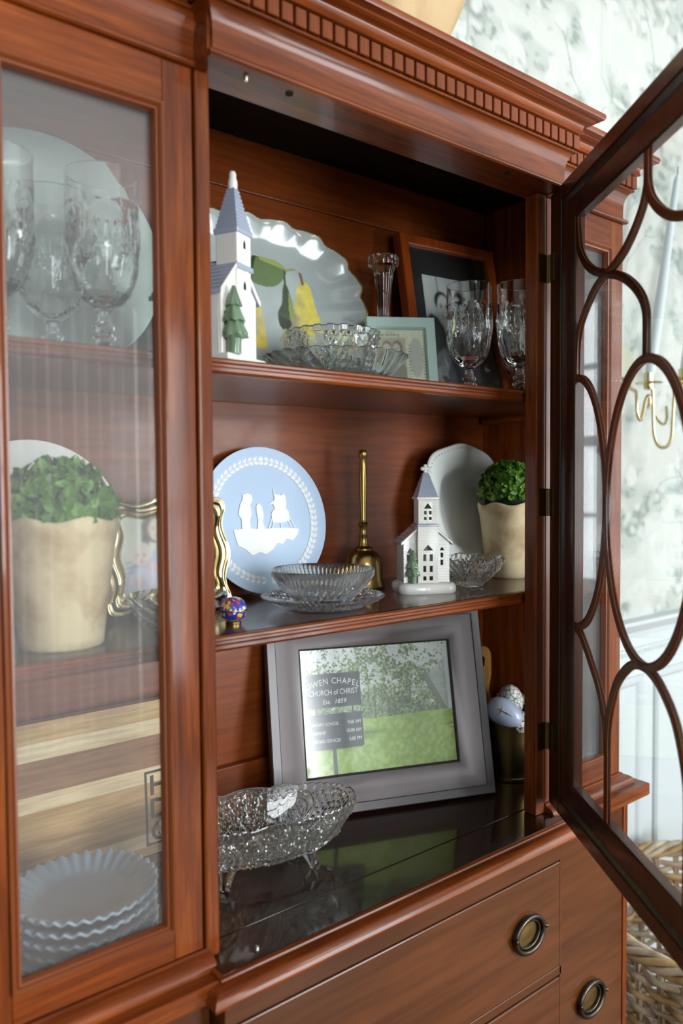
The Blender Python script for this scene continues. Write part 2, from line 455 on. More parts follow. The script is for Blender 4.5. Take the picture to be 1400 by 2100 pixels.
#SPLIT
# ================================================================== THE ROOM
def wall_with_windows(name, along, plane, a0, a1, wins, sgn):
    """along 'x' or 'y'; plane = inner face; thickness goes outward (sgn)"""
    mb = MB(); t = 0.12
    def bx(u0, u1, z0, z1):
        p0, p1 = sorted((plane, plane + sgn * t))
        if along == 'x': mb.box(u0, u1, p0, p1, z0, z1)
        else: mb.box(p0, p1, u0, u1, z0, z1)
    cur = a0
    for u0, u1, z0, z1 in wins:
        bx(cur, u0, 0, RZ1); bx(u0, u1, 0, z0); bx(u0, u1, z1, RZ1); cur = u1
    bx(cur, a1, 0, RZ1)
    return structure(mb.build(name, M['wall_plain']))
wall_with_windows('wall_front', 'x', RY0, RX0, RX1, WIN_FRONT, -1)
wall_with_windows('wall_right', 'y', RX1, RY0, RY1, WIN_RIGHT, 1)
wall_with_windows('wall_left', 'y', RX0, RY0, RY1, WIN_LEFT, -1)
structure(MB().box(RX0 - 0.12, RX1 + 0.12, RY0 - 0.12, RY1 + 0.12, RZ1, RZ1 + 0.1).build('ceiling', M['ceil']))
fl = structure(MB().box(RX0 - 0.12, RX1 + 0.12, RY0 - 0.12, RY1 + 0.12, -0.1, -0.012).build('floor', M['floorwood']))
bw = 0.085
bmesh_board = MB().box(0, bw - 0.002, RY0, RY1, -0.012, 0).mesh('floorboard', M['floorwood'])
for i in range(int((RX1 - RX0) / bw)):
    o = bpy.data.objects.new('floorboard', bmesh_board); COL.objects.link(o); o.parent = fl; o.location = (RX0 + i * bw, 0, 0)
nwin = 0
def window_frame(along, plane, u0, u1, z0, z1, sgn):
    global nwin; nwin += 1
    mb = MB()
    def bx(m, a, b, c, d, p, q):
        p0, p1 = sorted((plane + sgn * p, plane + sgn * q))
        if along == 'x': m.box(a, b, p0, p1, c, d)
        else: m.box(p0, p1, a, b, c, d)
    e = 0.05
    bx(mb, u0, u0 + e, z0, z1, 0.02, 0.08); bx(mb, u1 - e, u1, z0, z1, 0.02, 0.08)
    bx(mb, u0 + e, u1 - e, z0, z0 + e, 0.02, 0.08); bx(mb, u0 + e, u1 - e, z1 - e, z1, 0.02, 0.08)
    zm = (z0 + z1) / 2; bx(mb, u0 + e, u1 - e, zm - 0.025, zm + 0.025, 0.02, 0.08)
    f = structure(mb.build('window_%d' % nwin, M['paint_white']))
    n = max(2, int(round((u1 - u0) / 0.45)))
    if z0 < 0.5: return f          # tall door-windows without bars
    for i in range(1, n):
        u = u0 + (u1 - u0) * i / n
        m = MB(); bx(m, u - (0.05 if i * 2 == n else 0.012), u + (0.05 if i * 2 == n else 0.012), z0 + e, z1 - e, 0.03, 0.07); m.build('glazing_bar', M['paint_white'], f)
    for z in ((z0 + zm) / 2, (zm + z1) / 2):
        m = MB(); bx(m, u0 + e, u1 - e, z - 0.012, z + 0.012, 0.03, 0.07); m.build('glazing_bar', M['paint_white'], f)
    return f
for a in WIN_FRONT: window_frame('x', RY0, *a, -1)
for a in WIN_RIGHT: window_frame('y', RX1, *a, 1)
for a in WIN_LEFT: window_frame('y', RX0, *a, -1)

cu = MB()
pts = [(1.08 + 0.72 * k / 90, RY0 + 0.07 + 0.022 * math.sin(k * 0.75) + 0.008 * math.sin(k * 0.31)) for k in range(91)]
cu.sweep(pts, [(0, 0.03), (0, 2.35), (-0.002, 2.35), (-0.002, 0.03)], profclosed=True)
cu = cu.build('window_curtain', M['curtain'], None, 60)
cu['label'] = 'white pleated curtain hanging beside the tall window behind the viewer'; cu['category'] = 'curtain'

# back wall: plaster slab, strips of printed wallpaper above a painted wainscot
wb = structure(MB().box(RX0 - 0.12, RX1 + 0.12, RY1, RY1 + 0.12, 0, RZ1).build('wall_back', M['paint_white']))
RAIL = H - 0.370
def paint_wallpaper(w, h):
    a = canvas(w, h, c3(226, 230, 224))
    big = fnoise(h, w, 11, 1.7); mid = fnoise(h, w, 4.5, 1.7); fine = fnoise(h, w, 1.7, 1.6); tiny = fnoise(h, w, 0.8, 1.6)
    clump = np.clip((big * 0.5 + mid * 0.5 - 0.44) * 4.5, 0, 1)
    put(a, clump, c3(196, 206, 198), 0.9)
    d = np.clip((mid * 0.45 + fine * 0.55 - 0.53) * 6, 0, 1) * np.clip((big - 0.34) * 3.5, 0, 1)
    put(a, d, c3(160, 175, 166), 0.85)
    d = np.clip((fine * 0.6 + tiny * 0.4 - 0.62) * 7, 0, 1) * np.clip((big * 0.6 + mid * 0.4 - 0.46) * 5, 0, 1)
    put(a, d, c3(122, 140, 132), 0.8)
    d = np.clip((fnoise(h, w, 3) - 0.70) * 5, 0, 1)
    put(a, d, c3(238, 240, 236), 0.8)
    # slender trunks and twigs
    for t in range(9):
        x = rng.uniform(0, w); y = rng.uniform(0.1, 1.0) * h; ang = -PI / 2; L_t = rng.uniform(60, 110)
        st = [(x, y, ang, L_t, 1.0)]
        while st:
            x, y, ang, l, wd = st.pop()
            n = int(l)
            for i in range(n):
                ang += rng.normal(0, 0.06); x += math.cos(ang); y += math.sin(ang)
                xi, yi = int(x) % w, int(y)
                if 0 <= yi < h:
                    a[yi, xi] = a[yi, xi] * 0.45 + c3(120, 134, 128) * 0.55
                    if wd > 0.9:
                        xj = (xi + 1) % w; a[yi, xj] = a[yi, xj] * 0.6 + c3(140, 152, 146) * 0.4
                if wd > 0.3 and rng.random() < 0.035:
                    st.append((x, y, ang + rng.choice([-1, 1]) * rng.uniform(0.4, 0.9), l * 0.35, wd * 0.5))
    # fern tufts at the foot of the trees
    for t in range(6):
        x0 = rng.uniform(0, w); y0 = rng.uniform(0.1, 1.0) * h
        for k in range(26):
            an = -PI / 2 + rng.normal(0, 0.75); l = rng.uniform(10, 24)
            for i in range(int(l)):
                xi, yi = int(x0 + math.cos(an) * i) % w, int(y0 + math.sin(an) * i)
                if 0 <= yi < h: a[yi, xi] = a[yi, xi] * 0.6 + c3(158, 172, 164) * 0.4
    a = a * 0.75 + a.mean(axis=(0, 1)) * 0.25
    return a * 0.68
SW = 0.686
wp_h = RZ1 - RAIL
wp = paint_wallpaper(190, int(190 * wp_h / SW))
wp_me = print_mesh('wallpaper_strip', wp, SW - 0.0004, wp_h, M['wallpaper'])
x = 0.62 - 5 * SW
while x < RX1 + SW / 2:
    o = bpy.data.objects.new('wallpaper_strip', wp_me); COL.objects.link(o); o.parent = wb
    o.location = (x, RY1 - 0.0012, RAIL)
    x += SW
# chair rail, panel mouldings, baseboard
def wall_run(name, prof, zc):
    mb = MB().sweep([(RX1, RY1), (RX0, RY1)][::-1], [(o, h + zc) for o, h in prof], caps=True)
    return structure(mb.build(name, M['paint_white'], None, 30))
wall_run('trim_1', [(0, 0.02), (0.012, 0.02), (0.026, 0.016), (0.028, 0.008), (0.022, 0.002), (0.018, -0.002), (0.012, -0.012), (0.006, -0.016), (0.004, -0.028), (0, -0.03)], RAIL)
wall_run('trim_2', [(0, 0.006), (0.006, 0.005), (0.009, 0), (0.006, -0.005), (0.003, -0.012), (0, -0.014)], H - 0.432)
wall_run('baseboard_back', [(0, 0.14), (0.006, 0.138), (0.012, 0.12), (0.015, 0.11), (0.015, 0), (0, 0)], 0.0)
for k, (x0, x1) in enumerate(((1.905, 2.55), (1.12, 1.845), (2.61, 3.3))):
    z0, z1 = 0.22, H - 0.50
    pth = [(x0, z0), (x1, z0), (x1, z1), (x0, z1)]
    mb = MB().sweep(pth, [(0, 0), (0, 0.006), (-0.006, 0.012), (-0.014, 0.010), (-0.020, 0.005), (-0.026, 0)], closed=True,
                    fn=lambda u, v, h: (u, RY1 - h, v))
    structure(mb.build('trim_%d' % (k + 3), M['paint_white'], None, 30))

# ================================================================== THE CHINA CABINET
XCL, XCR = 0.402, 0.993          # the centre bay stands proud
YC, YS, YB = 0.708, 0.741, 1.052
XL, XR = 0.160, 1.204
YP0, YP1 = 0.738, 0.761          # centre posts
ZD, ZS1, ZS2, ZT, ZI = -0.518, 0.140, -0.173, 0.4323, 0.526
CL = (0.6975, 0.90, 0.0)
cab = thing('china_cabinet', 'reddish mahogany breakfront china cabinet with its middle glass door open', 'cabinet', (CL[0], CL[1], -H))
OFF = (-CL[0], -CL[1], H)       # parts are meshed in lens heights
def part(mb, name, mat, parent=cab, **k):
    o = mb.build(name, mat, parent, **k)
    if parent is cab: o.location = OFF
    return o
# carcass
part(MB().box(XL, XR, 1.040, YB, ZD, ZI), 'back_panel', M['wood_back'])
part(MB().box(XL + 0.013, XR - 0.013, 1.034, 1.0405, 0.4465, ZI), 'back_rail', M['wood_back'], bevel=0.0012)
part(MB().box(XL + 0.013, XR - 0.013, 1.026, 1.0405, ZD, -0.434), 'back_rail', M['wood_back'], bevel=0.002)
part(MB().box(XL, XL + 0.0115, YS + 0.024, 1.040, ZD, ZI), 'side_panel', M['wood_v'])
part(MB().box(XR - 0.0115, XR, YS + 0.024, 1.040, ZD, ZI), 'side_panel', M['wood_v'])
part(MB().box(XL + 0.004, XR - 0.004, YS + 0.004, YB, ZI, 0.5392), 'top_panel', M['wood_top'])
part(MB().box(XCL - 0.004, XCR + 0.003, YC + 0.004, YP1 + 0.006, ZT + 0.0008, ZI), 'header', M['wood_h'])
part(MB().box(XL, XCL - 0.005, YS + 0.004, YP1 + 0.006, ZT + 0.0008, ZI), 'header', M['wood_h'])
part(MB().box(XCR + 0.004, XR, YS + 0.004, YP1 + 0.006, ZT + 0.0008, ZI), 'header', M['wood_h'])
part(MB().box(XR - 0.0150, XR - 0.0118, 1.0300, 1.0330, 0.440, 0.520).box(XR - 0.0185, XR - 0.0118, 1.027, 1.0330, 0.520, 0.5245), 'corner_bracket', M['brass_dark'])
# deck: front rail, seam, board
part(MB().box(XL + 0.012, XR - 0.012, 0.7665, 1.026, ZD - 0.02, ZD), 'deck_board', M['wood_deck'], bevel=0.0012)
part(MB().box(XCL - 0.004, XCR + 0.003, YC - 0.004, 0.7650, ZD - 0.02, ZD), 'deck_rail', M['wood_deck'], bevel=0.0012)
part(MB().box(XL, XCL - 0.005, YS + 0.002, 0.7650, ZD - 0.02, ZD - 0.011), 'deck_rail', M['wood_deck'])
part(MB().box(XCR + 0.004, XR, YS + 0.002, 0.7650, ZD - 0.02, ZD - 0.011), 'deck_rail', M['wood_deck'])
# posts
part(MB().box(0.3975, 0.4146, YP0, YP1, ZD + 0.0004, ZT), 'post', M['wood_v'], bevel=0.003)
part(MB().box(0.9685, 0.990, YP0, YP1, ZD + 0.0004, ZT), 'post', M['wood_v'], bevel=0.0015)
# shelves with a moulded front edge
for zs in (ZS1, ZS2):
    t = 0.016
    sh = part(MB().box(XL + 0.0125, XR - 0.0125, 0.772, 1.0335, zs - t, zs), 'shelf', M['wood_shelf'])
    yf = 0.7655
    pf = [(0.010, zs), (0.002, zs), (0, zs - 0.002), (0, zs - 0.0045), (0.0022, zs - 0.0065), (0.0022, zs - 0.009),
          (0.0005, zs - 0.011), (0.0005, zs - 0.0145), (0.003, zs - 0.0175), (0.0085, zs - 0.018), (0.0085, zs - t)]
    m = MB()
    for x0, x1 in ((XL + 0.0125, 0.352), (0.352, 1.034), (1.034, XR - 0.0125)):
        m.sweep([(x1, yf), (x0, yf)][::-1], [(-o, h) for o, h in pf], caps=True)
    e = m.build('shelf_edge', M['wood_h'], sh, 35)
    for x0, x1 in ((XL + 0.0125, XL + 0.028), (XR - 0.028, XR - 0.0125)):
        part(MB().box(x0, x1, 0.79, 1.03, zs - t - 0.012, zs - t), 'shelf_cleat', M['wood_y'], bevel=0.001)
# cornice
PATH = [(XL, YB), (XL, YS), (XCL, YS), (XCL, YC), (XCR, YC), (XCR, YS), (XR, YS), (XR, YB)]
def rev(p): return p
CORN = [(-0.004, 0.4323), (0.004, 0.4323), (0.0062, 0.4340), (0.0066, 0.4362), (0.0052, 0.4385), (0.002, 0.4398), (0.0012, 0.4402), (0.0012, 0.4414),
        (0.0, 0.4420), (0.0, 0.4560), (0.0006, 0.4650), (0.0022, 0.4722), (0.0050, 0.4790), (0.0085, 0.4836), (0.0098, 0.4843), (0.0124, 0.4846), (0.0133, 0.4854),
        (0.0133, 0.4872), (0.0098, 0.4874), (0.0098, 0.5100), (0.0168, 0.5104), (0.0186, 0.5110), (0.0201, 0.5126), (0.0196, 0.5142),
        (0.0188, 0.5158), (0.0188, 0.5200), (0.0200, 0.5236), (0.0228, 0.5254), (0.0262, 0.5262), (0.0300, 0.5268), (0.0316, 0.5280), (0.0316, 0.5296),
        (0.0392, 0.5300), (0.0412, 0.5312), (0.0424, 0.5345), (0.0424, 0.5375), (0.0412, 0.5398), (-0.004, 0.5400)]
part(MB().sweep(PATH, [(o, h) for o, h in CORN], caps=True), 'cornice', M['wood_h'], smooth=28)
part(MB().box(XCL + 0.004, XCR - 0.004, YC + 0.004, YS + 0.0035, 0.530, 0.5392), 'top_panel', M['wood_top'])
den = MB().box(-0.0072, 0.0072, -0.0066, 0.0005, 0.4892, 0.5088)
dme = den.mesh('dentil', M['wood_v'])
def dentil(x, y, rz):
    o = bpy.data.objects.new('dentil', dme); COL.objects.link(o); o.parent = cab
    o.location = (x + OFF[0], y + OFF[1], OFF[2]); o.rotation_euler = (0, 0, rz)
    b = o.modifiers.new('bevel', 'BEVEL'); b.width = 0.0007; b.segments = 1
def dentil_row(x0, x1, y, ext0, ext1):
    a, b = x0 - (0.0164 if ext0 else -0.002), x1 + (0.0164 if ext1 else -0.002)
    n = max(1, int(round((b - a) / 0.0176))); p = (b - a) / n
    for i in range(n): dentil(a + p * (i + 0.5), y - 0.0098, 0)
dentil_row(XCL, XCR, YC, True, True)
dentil_row(XL, XCL - 0.020, YS, True, False); dentil_row(XCR + 0.020, XR, YS, False, True)
for i in range(1): dentil(XCR + 0.0098, YC + 0.010, R(90)); dentil(XCL - 0.0098, YC + 0.010, R(-90))
for i in range(16): dentil(XR + 0.0098, YS + 0.012 + i * 0.0176, R(90))
# side doors: frame, beading, glass
def side_door(x0, x1, gx0, gx1, name_lab):
    z0, z1, gz0, gz1 = -0.505, 0.4318, -0.4745, 0.387
    m = MB()
    y0, y1 = YS, YS + 0.021
    m.box(x0, gx0, y0, y1, z0, z1)
    d = part(m, 'side_door', M['wood_v'], bevel=0.0012, label=name_lab)
    MB().box(gx1, x1, y0, y1, z0, z1).build('door_stile', M['wood_v'], d, bevel=0.0012)
    for a, b in ((gz1, z1), (z0, gz0)):
        MB().box(gx0 + 0.0002, gx1 - 0.0002, y0, y1, a, b).build('door_rail', M['wood_h'], d, bevel=0.001)
    pth = [(gx0, gz0), (gx1, gz0), (gx1, gz1), (gx0, gz1)]
    pf = [(-0.0005, 0.0005), (0.0, 0.0030), (-0.0025, 0.0036), (-0.0045, 0.0015), (-0.0052, 0.0000), (-0.0066, 0.0012), (-0.0085, 0.0008), (-0.0100, -0.0025), (-0.0100, -0.008), (-0.0005, -0.008)]
    MB().sweep([(u, v) for u, v in pth], [(o, h) for o, h in pf], closed=True, profclosed=True,
               fn=lambda u, v, h: (u, y0 - h, v)).build('glass_bead', M['bead'], d, 30)
    MB().box(gx0 - 0.004, gx1 + 0.004, y0 + 0.009, y0 + 0.012, gz0 - 0.004, gz1 + 0.004).build('glass_pane', M['pane_side'], d)
    return d
side_door(XL, 0.3952, 0.2068 - 0.010, 0.352 + 0.010, 'left glazed door, closed')
side_door(0.9945, XR, 1.040, 1.168, 'right glazed door, closed')
# base moulding of the upper case and edge of the lower case
SILL_C = [(-0.010, ZD - 0.0005), (0.005, ZD - 0.0005), (0.0080, -0.5200), (0.0084, -0.5214), (0.0072, -0.5228), (0.0058, -0.5234), (0.0060, -0.5242), (0.0100, -0.5246),
          (0.0160, -0.5262), (0.0205, -0.5292), (0.0235, -0.5335), (0.0245, -0.5380), (0.0235, -0.5415), (0.0190, -0.5440), (0.0110, -0.5452),
          (0.0040, -0.5458), (0.0030, -0.5475), (-0.004, -0.5478)]
part(MB().sweep([(XCL, YS + 0.02), (XCL, YC), (XCR, YC), (XCR, YS + 0.02)], SILL_C), 'sill_moulding', M['wood_h'], smooth=28)
SILL_S = [(-0.006, -0.5055), (0.002, -0.5055), (0.0035, -0.5065), (0.0035, -0.5078), (0.0062, -0.5090), (0.0125, -0.5112), (0.0165, -0.5148), (0.0182, -0.5190), (0.0182, -0.5226),
          (0.0345, -0.5226), (0.0360, -0.5240), (0.0360, -0.5420), (0.0342, -0.5440), (-0.006, -0.5440)]
part(MB().sweep([(XCR + 0.0005, YS), (XR, YS), (XR, YB)], SILL_S), 'sill_moulding', M['wood_h'], smooth=28)
part(MB().sweep([(XL, YB), (XL, YS), (XCL - 0.0005, YS)], SILL_S), 'sill_moulding', M['wood_h'], smooth=28)
# lower case
YBC, YBS = 0.7075, 0.735
BXL, BXR = XL - 0.016, XR + 0.016
part(MB().box(BXL, BXR, 0.765, YB, -H + 0.10, -0.5445), 'lower_case', M['wood_base'])
part(MB().box(BXL + 0.02, BXR - 0.02, 0.78, YB - 0.02, -H, -H + 0.10), 'plinth', M['wood_base'])
cx0, cx1 = XCL - 0.0005, XCR + 0.0015
part(MB().box(cx0, cx1, YBC, 0.7645, -0.5810, -0.5462), 'top_rail', M['wood_base'], bevel=0.0015)
for z0, z1 in ((-0.7620, -0.7475), (-0.948, -0.934), (-1.15, -1.135), (-H + 0.10, -1.28)):
    part(MB().box(cx0, cx1, YBC + 0.001, 0.7645, z0, z1), 'drawer_rail', M['wood_base'], bevel=0.0015)
part(MB().box(cx0, cx0 + 0.0045, YBC + 0.001, 0.7645, -1.28, -0.5815), 'drawer_stile', M['wood_base'])
part(MB().box(cx1 - 0.0045, cx1, YBC + 0.001, 0.7645, -1.28, -0.5815), 'drawer_stile', M['wood_base'])
def oval_pull(parent, x, y, z, k=1.0):
    f = lambda u, v, h: (x + u, y - h, z + v)
    m = MB()
    N = 40
    rx, rz = 0.0345 * k, 0.0275 * k
    prof = [(1.0, 0), (1.0, 0.002), (0.90, 0.0035), (0.80, 0.003), (0.74, 0.0018), (0.60, 0.0012), (0.30, 0.0024), (0.0, 0.003)]
    vs = []; fs = []
    for j in range(N):
        th = 2 * PI * j / N
        for s_, h in prof: vs.append(f(rx * s_ * math.cos(th), rz * s_ * math.sin(th), h))
    q = len(prof)
    for j in range(N):
        a, b = j * q, ((j + 1) % N) * q
        for i in range(q - 1): fs.append((a + i, b + i, b + i + 1, a + i + 1))
    m.add(vs, fs).build('pull_plate', M['brass_dark'], parent, 50)
    r = MB().tube([f(rx * 0.92 * math.cos(2 * PI * j / N), rz * 0.92 * math.sin(2 * PI * j / N), 0.0062) for j in range(N)], 0.0040 * k, 8, closed=True)
    r.tube([f(rx * 0.72 * math.cos(2 * PI * j / N), rz * 0.72 * math.sin(2 * PI * j / N), 0.0040) for j in range(N)], 0.0022 * k, 8, closed=True)
    r.build('pull_ring', M['pewter'], parent, 60)
    for sgn in (-1, 1):
        MB().tube([f(sgn * rx * 0.90, rz * 0.18, 0), f(sgn * rx * 0.92, rz * 0.16, 0.006), f(sgn * rx * 1.0, rz * 0.12, 0.0105), f(sgn * rx * 1.06, rz * 0.12, 0.0105)], [0.003, 0.0035, 0.0035, 0.0026], 8).build('pull_post', M['pewter'], parent, 60)
for i, (z0, z1) in enumerate(((-0.7460, -0.5825), (-0.9325, -0.7635), (-1.1335, -0.9495), (-1.2785, -1.1515))):
    d = part(MB().box(cx0 + 0.0062, cx1 - 0.0062, YBC - 0.0005, 0.76, z0, z1), 'drawer', M['wood_base'], bevel=0.0018)
    for x in (0.490, 0.907):
        oval_pull(d, x, YBC - 0.0005, (z0 + z1) / 2, 1.0)
for x0, x1, px_, lab in ((XCR + 0.003, BXR - 0.014, 1.108, 'right lower door with an oval pull'), (BXL + 0.014, XCL - 0.003, 0.30, 'left lower door')):
    d = part(MB().box(x0, x1, YBS, 0.763, -1.27, -0.560), 'base_door', M['wood_base'], bevel=0.0018, label=lab)
    oval_pull(d, px_, YBS, -0.862 if px_ > 1 else -0.862, 1.05)
for x0, x1 in ((BXL, BXL + 0.0125), (BXR - 0.0125, BXR)):
    part(MB().box(x0, x1, YBS - 0.0015, 0.7648, -1.295, -0.5445), 'base_stile', M['wood_v'], bevel=0.0015)
for x0, x1 in ((BXL + 0.0125, XCL - 0.003), (XCR + 0.003, BXR - 0.0125)):
    part(MB().box(x0, x1, YBS + 0.002, 0.7648, -0.5585, -0.5445), 'base_rail', M['wood_base'], bevel=0.001)
    part(MB().box(x0, x1, YBS + 0.002, 0.7648, -1.2985, -1.2715), 'base_rail', M['wood_base'], bevel=0.001)

# open middle door
DA = R(35.4)
P0 = (0.995, 0.735)
door = MB()
S0, S1, DZ0, DZ1 = 0.002, 0.616, -0.500, 0.431
gS0, gS1, gZ0, gZ1 = 0.0885, 0.5245, -0.443, 0.371
T = 0.021
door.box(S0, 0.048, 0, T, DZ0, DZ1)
door_o = part(door, 'open_door', M['wood_shaded'], bevel=0.002, label='tall middle door swung open, seen from its inner side')
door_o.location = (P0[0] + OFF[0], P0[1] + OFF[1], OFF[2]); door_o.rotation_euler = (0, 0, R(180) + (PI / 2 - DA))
MB().box(0.565, S1, 0, T, DZ0, DZ1).build('door_stile', M['wood_shaded'], door_o, bevel=0.002)
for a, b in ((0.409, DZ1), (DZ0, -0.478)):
    MB().box(0.0482, 0.5648, 0, T, a, b).build('door_rail', M['wood_shaded'], door_o, bevel=0.002)
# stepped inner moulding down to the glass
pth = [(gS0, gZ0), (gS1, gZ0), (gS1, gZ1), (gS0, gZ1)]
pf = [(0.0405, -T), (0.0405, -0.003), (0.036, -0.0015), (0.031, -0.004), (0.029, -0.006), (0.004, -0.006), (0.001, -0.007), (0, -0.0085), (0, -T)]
MB().sweep(pth, [(o, h) for o, h in pf], closed=True, profclosed=True, fn=lambda u, v, h: (u, -h, v)).build('inner_moulding', M['wood_shaded'], door_o, 30)
MB().box(gS0 - 0.002, gS1 + 0.002, 0.0105, 0.0135, gZ0 - 0.002, gZ1 + 0.002).build('glass_pane', M['pane'], door_o)
SM = 0.3065
def smooth_pts(pts, n=6):
    out = []
    P = [pts[0]] + list(pts) + [pts[-1]]
    for i in range(1, len(P) - 2):
        p0, p1, p2, p3 = P[i - 1], P[i], P[i + 1], P[i + 2]
        for k in range(n):
            t = k / n
            out.append(tuple(0.5 * (2 * p1[j] + (p2[j] - p0[j]) * t + (2 * p0[j] - 5 * p1[j] + 4 * p2[j] - p3[j]) * t * t + (3 * p1[j] - p0[j] - 3 * p2[j] + p3[j]) * t ** 3) for j in range(2)))
    out.append(tuple(pts[-1])); return out
def bar(pts, closed=False, w=0.0056):
    p = [(SM + u, v) for u, v in pts]
    pf = [(-w, 0.0102), (-w, 0.0090), (-w * 0.5, 0.0080), (w * 0.5, 0.0080), (w, 0.0090), (w, 0.0102)]
    mb = MB()
    mb.sweep(p, [(o, h) for o, h in pf], closed=closed, fn=lambda u, v, h: (u, h, v), profclosed=True, caps=not closed)
    pf = [(-w * 0.8, 0.0138), (-w * 0.8, 0.0150), (w * 0.8, 0.0150), (w * 0.8, 0.0138)]
    mb.sweep(p, pf, closed=closed, fn=lambda u, v, h: (u, h, v), profclosed=True, caps=not closed)
    return mb.build('glazing_bar', M['bar'], door_o, 50)
def oval(cx, cz, rx, rz, a0, a1, n=60, e=1.0, rz2=None):
    out = []
    for i in range(n + 1):
        th = a0 + (a1 - a0) * i / n
        c, s_ = math.cos(th), math.sin(th)
        r2 = rz if s_ >= 0 else (rz2 or rz)
        out.append((cx + rx * math.copysign(abs(c) ** e, c), cz + r2 * s_))
    return out
ov = oval(0, -0.038, 0.1125, 0.1765, 0, 2 * PI, 72)[:-1]
bar(ov, True)
for sg in (-1, 1):
    hp = oval(0.218, -0.0315, 0.1045, 0.1765, PI / 2, 3 * PI / 2, 40)
    bar([(-sg * u, v) for u, v in hp] if sg == 1 else [(u, v) for u, v in hp])
    cpts = [(-0.2205, 0.3700), (-0.2170, 0.350), (-0.2099, 0.324), (-0.19, 0.3005), (-0.159, 0.281), (-0.12, 0.2665), (-0.075, 0.252), (-0.042, 0.235), (-0.0175, 0.2164), (-0.004, 0.1985), (0.0, 0.180), (0.0, 0.1385)]
    bar([(-sg * u if sg == -1 else u, v) for u, v in smooth_pts(cpts)])
    tp = [(0.0, 0.371), (0.0, 0.343), (-0.003, 0.3290), (-0.0127, 0.3125), (-0.035, 0.293), (-0.063, 0.2775), (-0.097, 0.2672), (-0.134, 0.2605), (-0.159, 0.2521), (-0.179, 0.2401), (-0.2003, 0.2238), (-0.2125, 0.207), (-0.2172, 0.185), (-0.2195, 0.160), (-0.2205, 0.140)]
    bar([(-u if sg == -1 else u, v) for u, v in smooth_pts(tp)])
    lp = [(-0.218, -0.2085), (-0.1945, -0.2195), (-0.162, -0.2467), (-0.1345, -0.2728), (-0.118, -0.298), (-0.108, -0.324), (-0.1045, -0.350), (-0.104, -0.40), (-0.104, -0.4435)]
    bar([(-u if sg == -1 else u, v) for u, v in smooth_pts(lp)])
ap = [(-0.1045, -0.352), (-0.1025, -0.317), (-0.091, -0.2826), (-0.073, -0.252), (-0.045, -0.2287), (-0.022, -0.2180), (0, -0.2145)]
ap = ap + [(-u, v) for u, v in ap[-2::-1]]
bar(smooth_pts(ap))
# hinges (brass, on the post and the edge of the open door)
for z in (0.3217, -0.0326, -0.3951):
    MB().box(0.9715, 0.9899, YP0 - 0.0016, YP0 - 0.0002, z - 0.021, z + 0.021).tube([(0.9915, YP0 - 0.0022, z - 0.021), (0.9915, YP0 - 0.0022, z + 0.021)], 0.0024, 10).build('hinge', M['brass_dark'], cab, 40, loc=OFF)
    h = MB().box(0.004, 0.020, -0.0014, -0.0001, z - 0.021, z + 0.021)
    h.build('hinge_leaf', M['brass_dark'], door_o)
# door catch studs and screw holes under the header, stud on the deck
for x, y in ((0.4503, 0.7225),):
    MB().tube([(x, y, ZT + 0.001), (x, y, ZT - 0.0035)], [0.003, 0.0022], 10).build('catch_stud', pr('steel', lin(210, 208, 200), 0.25, 1.0), cab, 60, loc=OFF)
for x, y in ((0.5069, 0.7234), (0.8751, 0.7186)):
    MB().tube([(x, y, ZT + 0.001), (x, y, ZT - 0.0006)], 0.0045, 16).build('screw_hole', M['dark_in'], cab, loc=OFF)
MB().tube([(0.4505, 0.7202, ZD - 0.001), (0.4505, 0.7202, ZD + 0.004)], [0.003, 0.0022], 10).build('catch_stud', pr('steel_deck', lin(210, 208, 200), 0.25, 1.0), cab, 60, loc=OFF)
#SPLIT2
# ================================================================== THINGS ON THE SHELVES
def rings(prof): return prof
def lathe_thing(mb, name, mat, parent, smooth=60, **k): return mb.build(name, mat, parent, smooth=smooth, **k)
def face_front(r):               # turn a plate made around z so that its face looks to -y and its rim stands on z = 0
    return Matrix(((1, 0, 0, 0), (0, 0, -1, 0), (0, 1, 0, r), (0, 0, 0, 1)))
def frame_loop(w, h, d=0.0):     # inner-to-outer path of an upright rectangle, bottom on z = 0
    return [(-w / 2, 0), (w / 2, 0), (w / 2, h), (-w / 2, h)]
def xz(u, v, h): return (u, -h, v)
def picture_frame(root, w, h, prof, mat, name='frame', smooth=30):
    """prof: (offset inwards, height to the front); offset 0 is the outer edge"""
    return MB().sweep(frame_loop(w, h), [(-o, q) for o, q in prof], closed=True, profclosed=True, fn=xz).build(name, mat, root, smooth)
def backing(root, w, h, y, t=0.004, inset=0.004, mat=None, name='backing'):
    return MB().box(-w / 2 + inset, w / 2 - inset, y, y + t, inset, h - inset).build(name, mat or M['mat_black'], root)
def glass_sheet(root, w, h, y, z0, name='glass_pane', mat=None):
    return MB().box(-w / 2, w / 2, y, y + 0.0012, z0, z0 + h).build(name, mat or M['pane'], root)

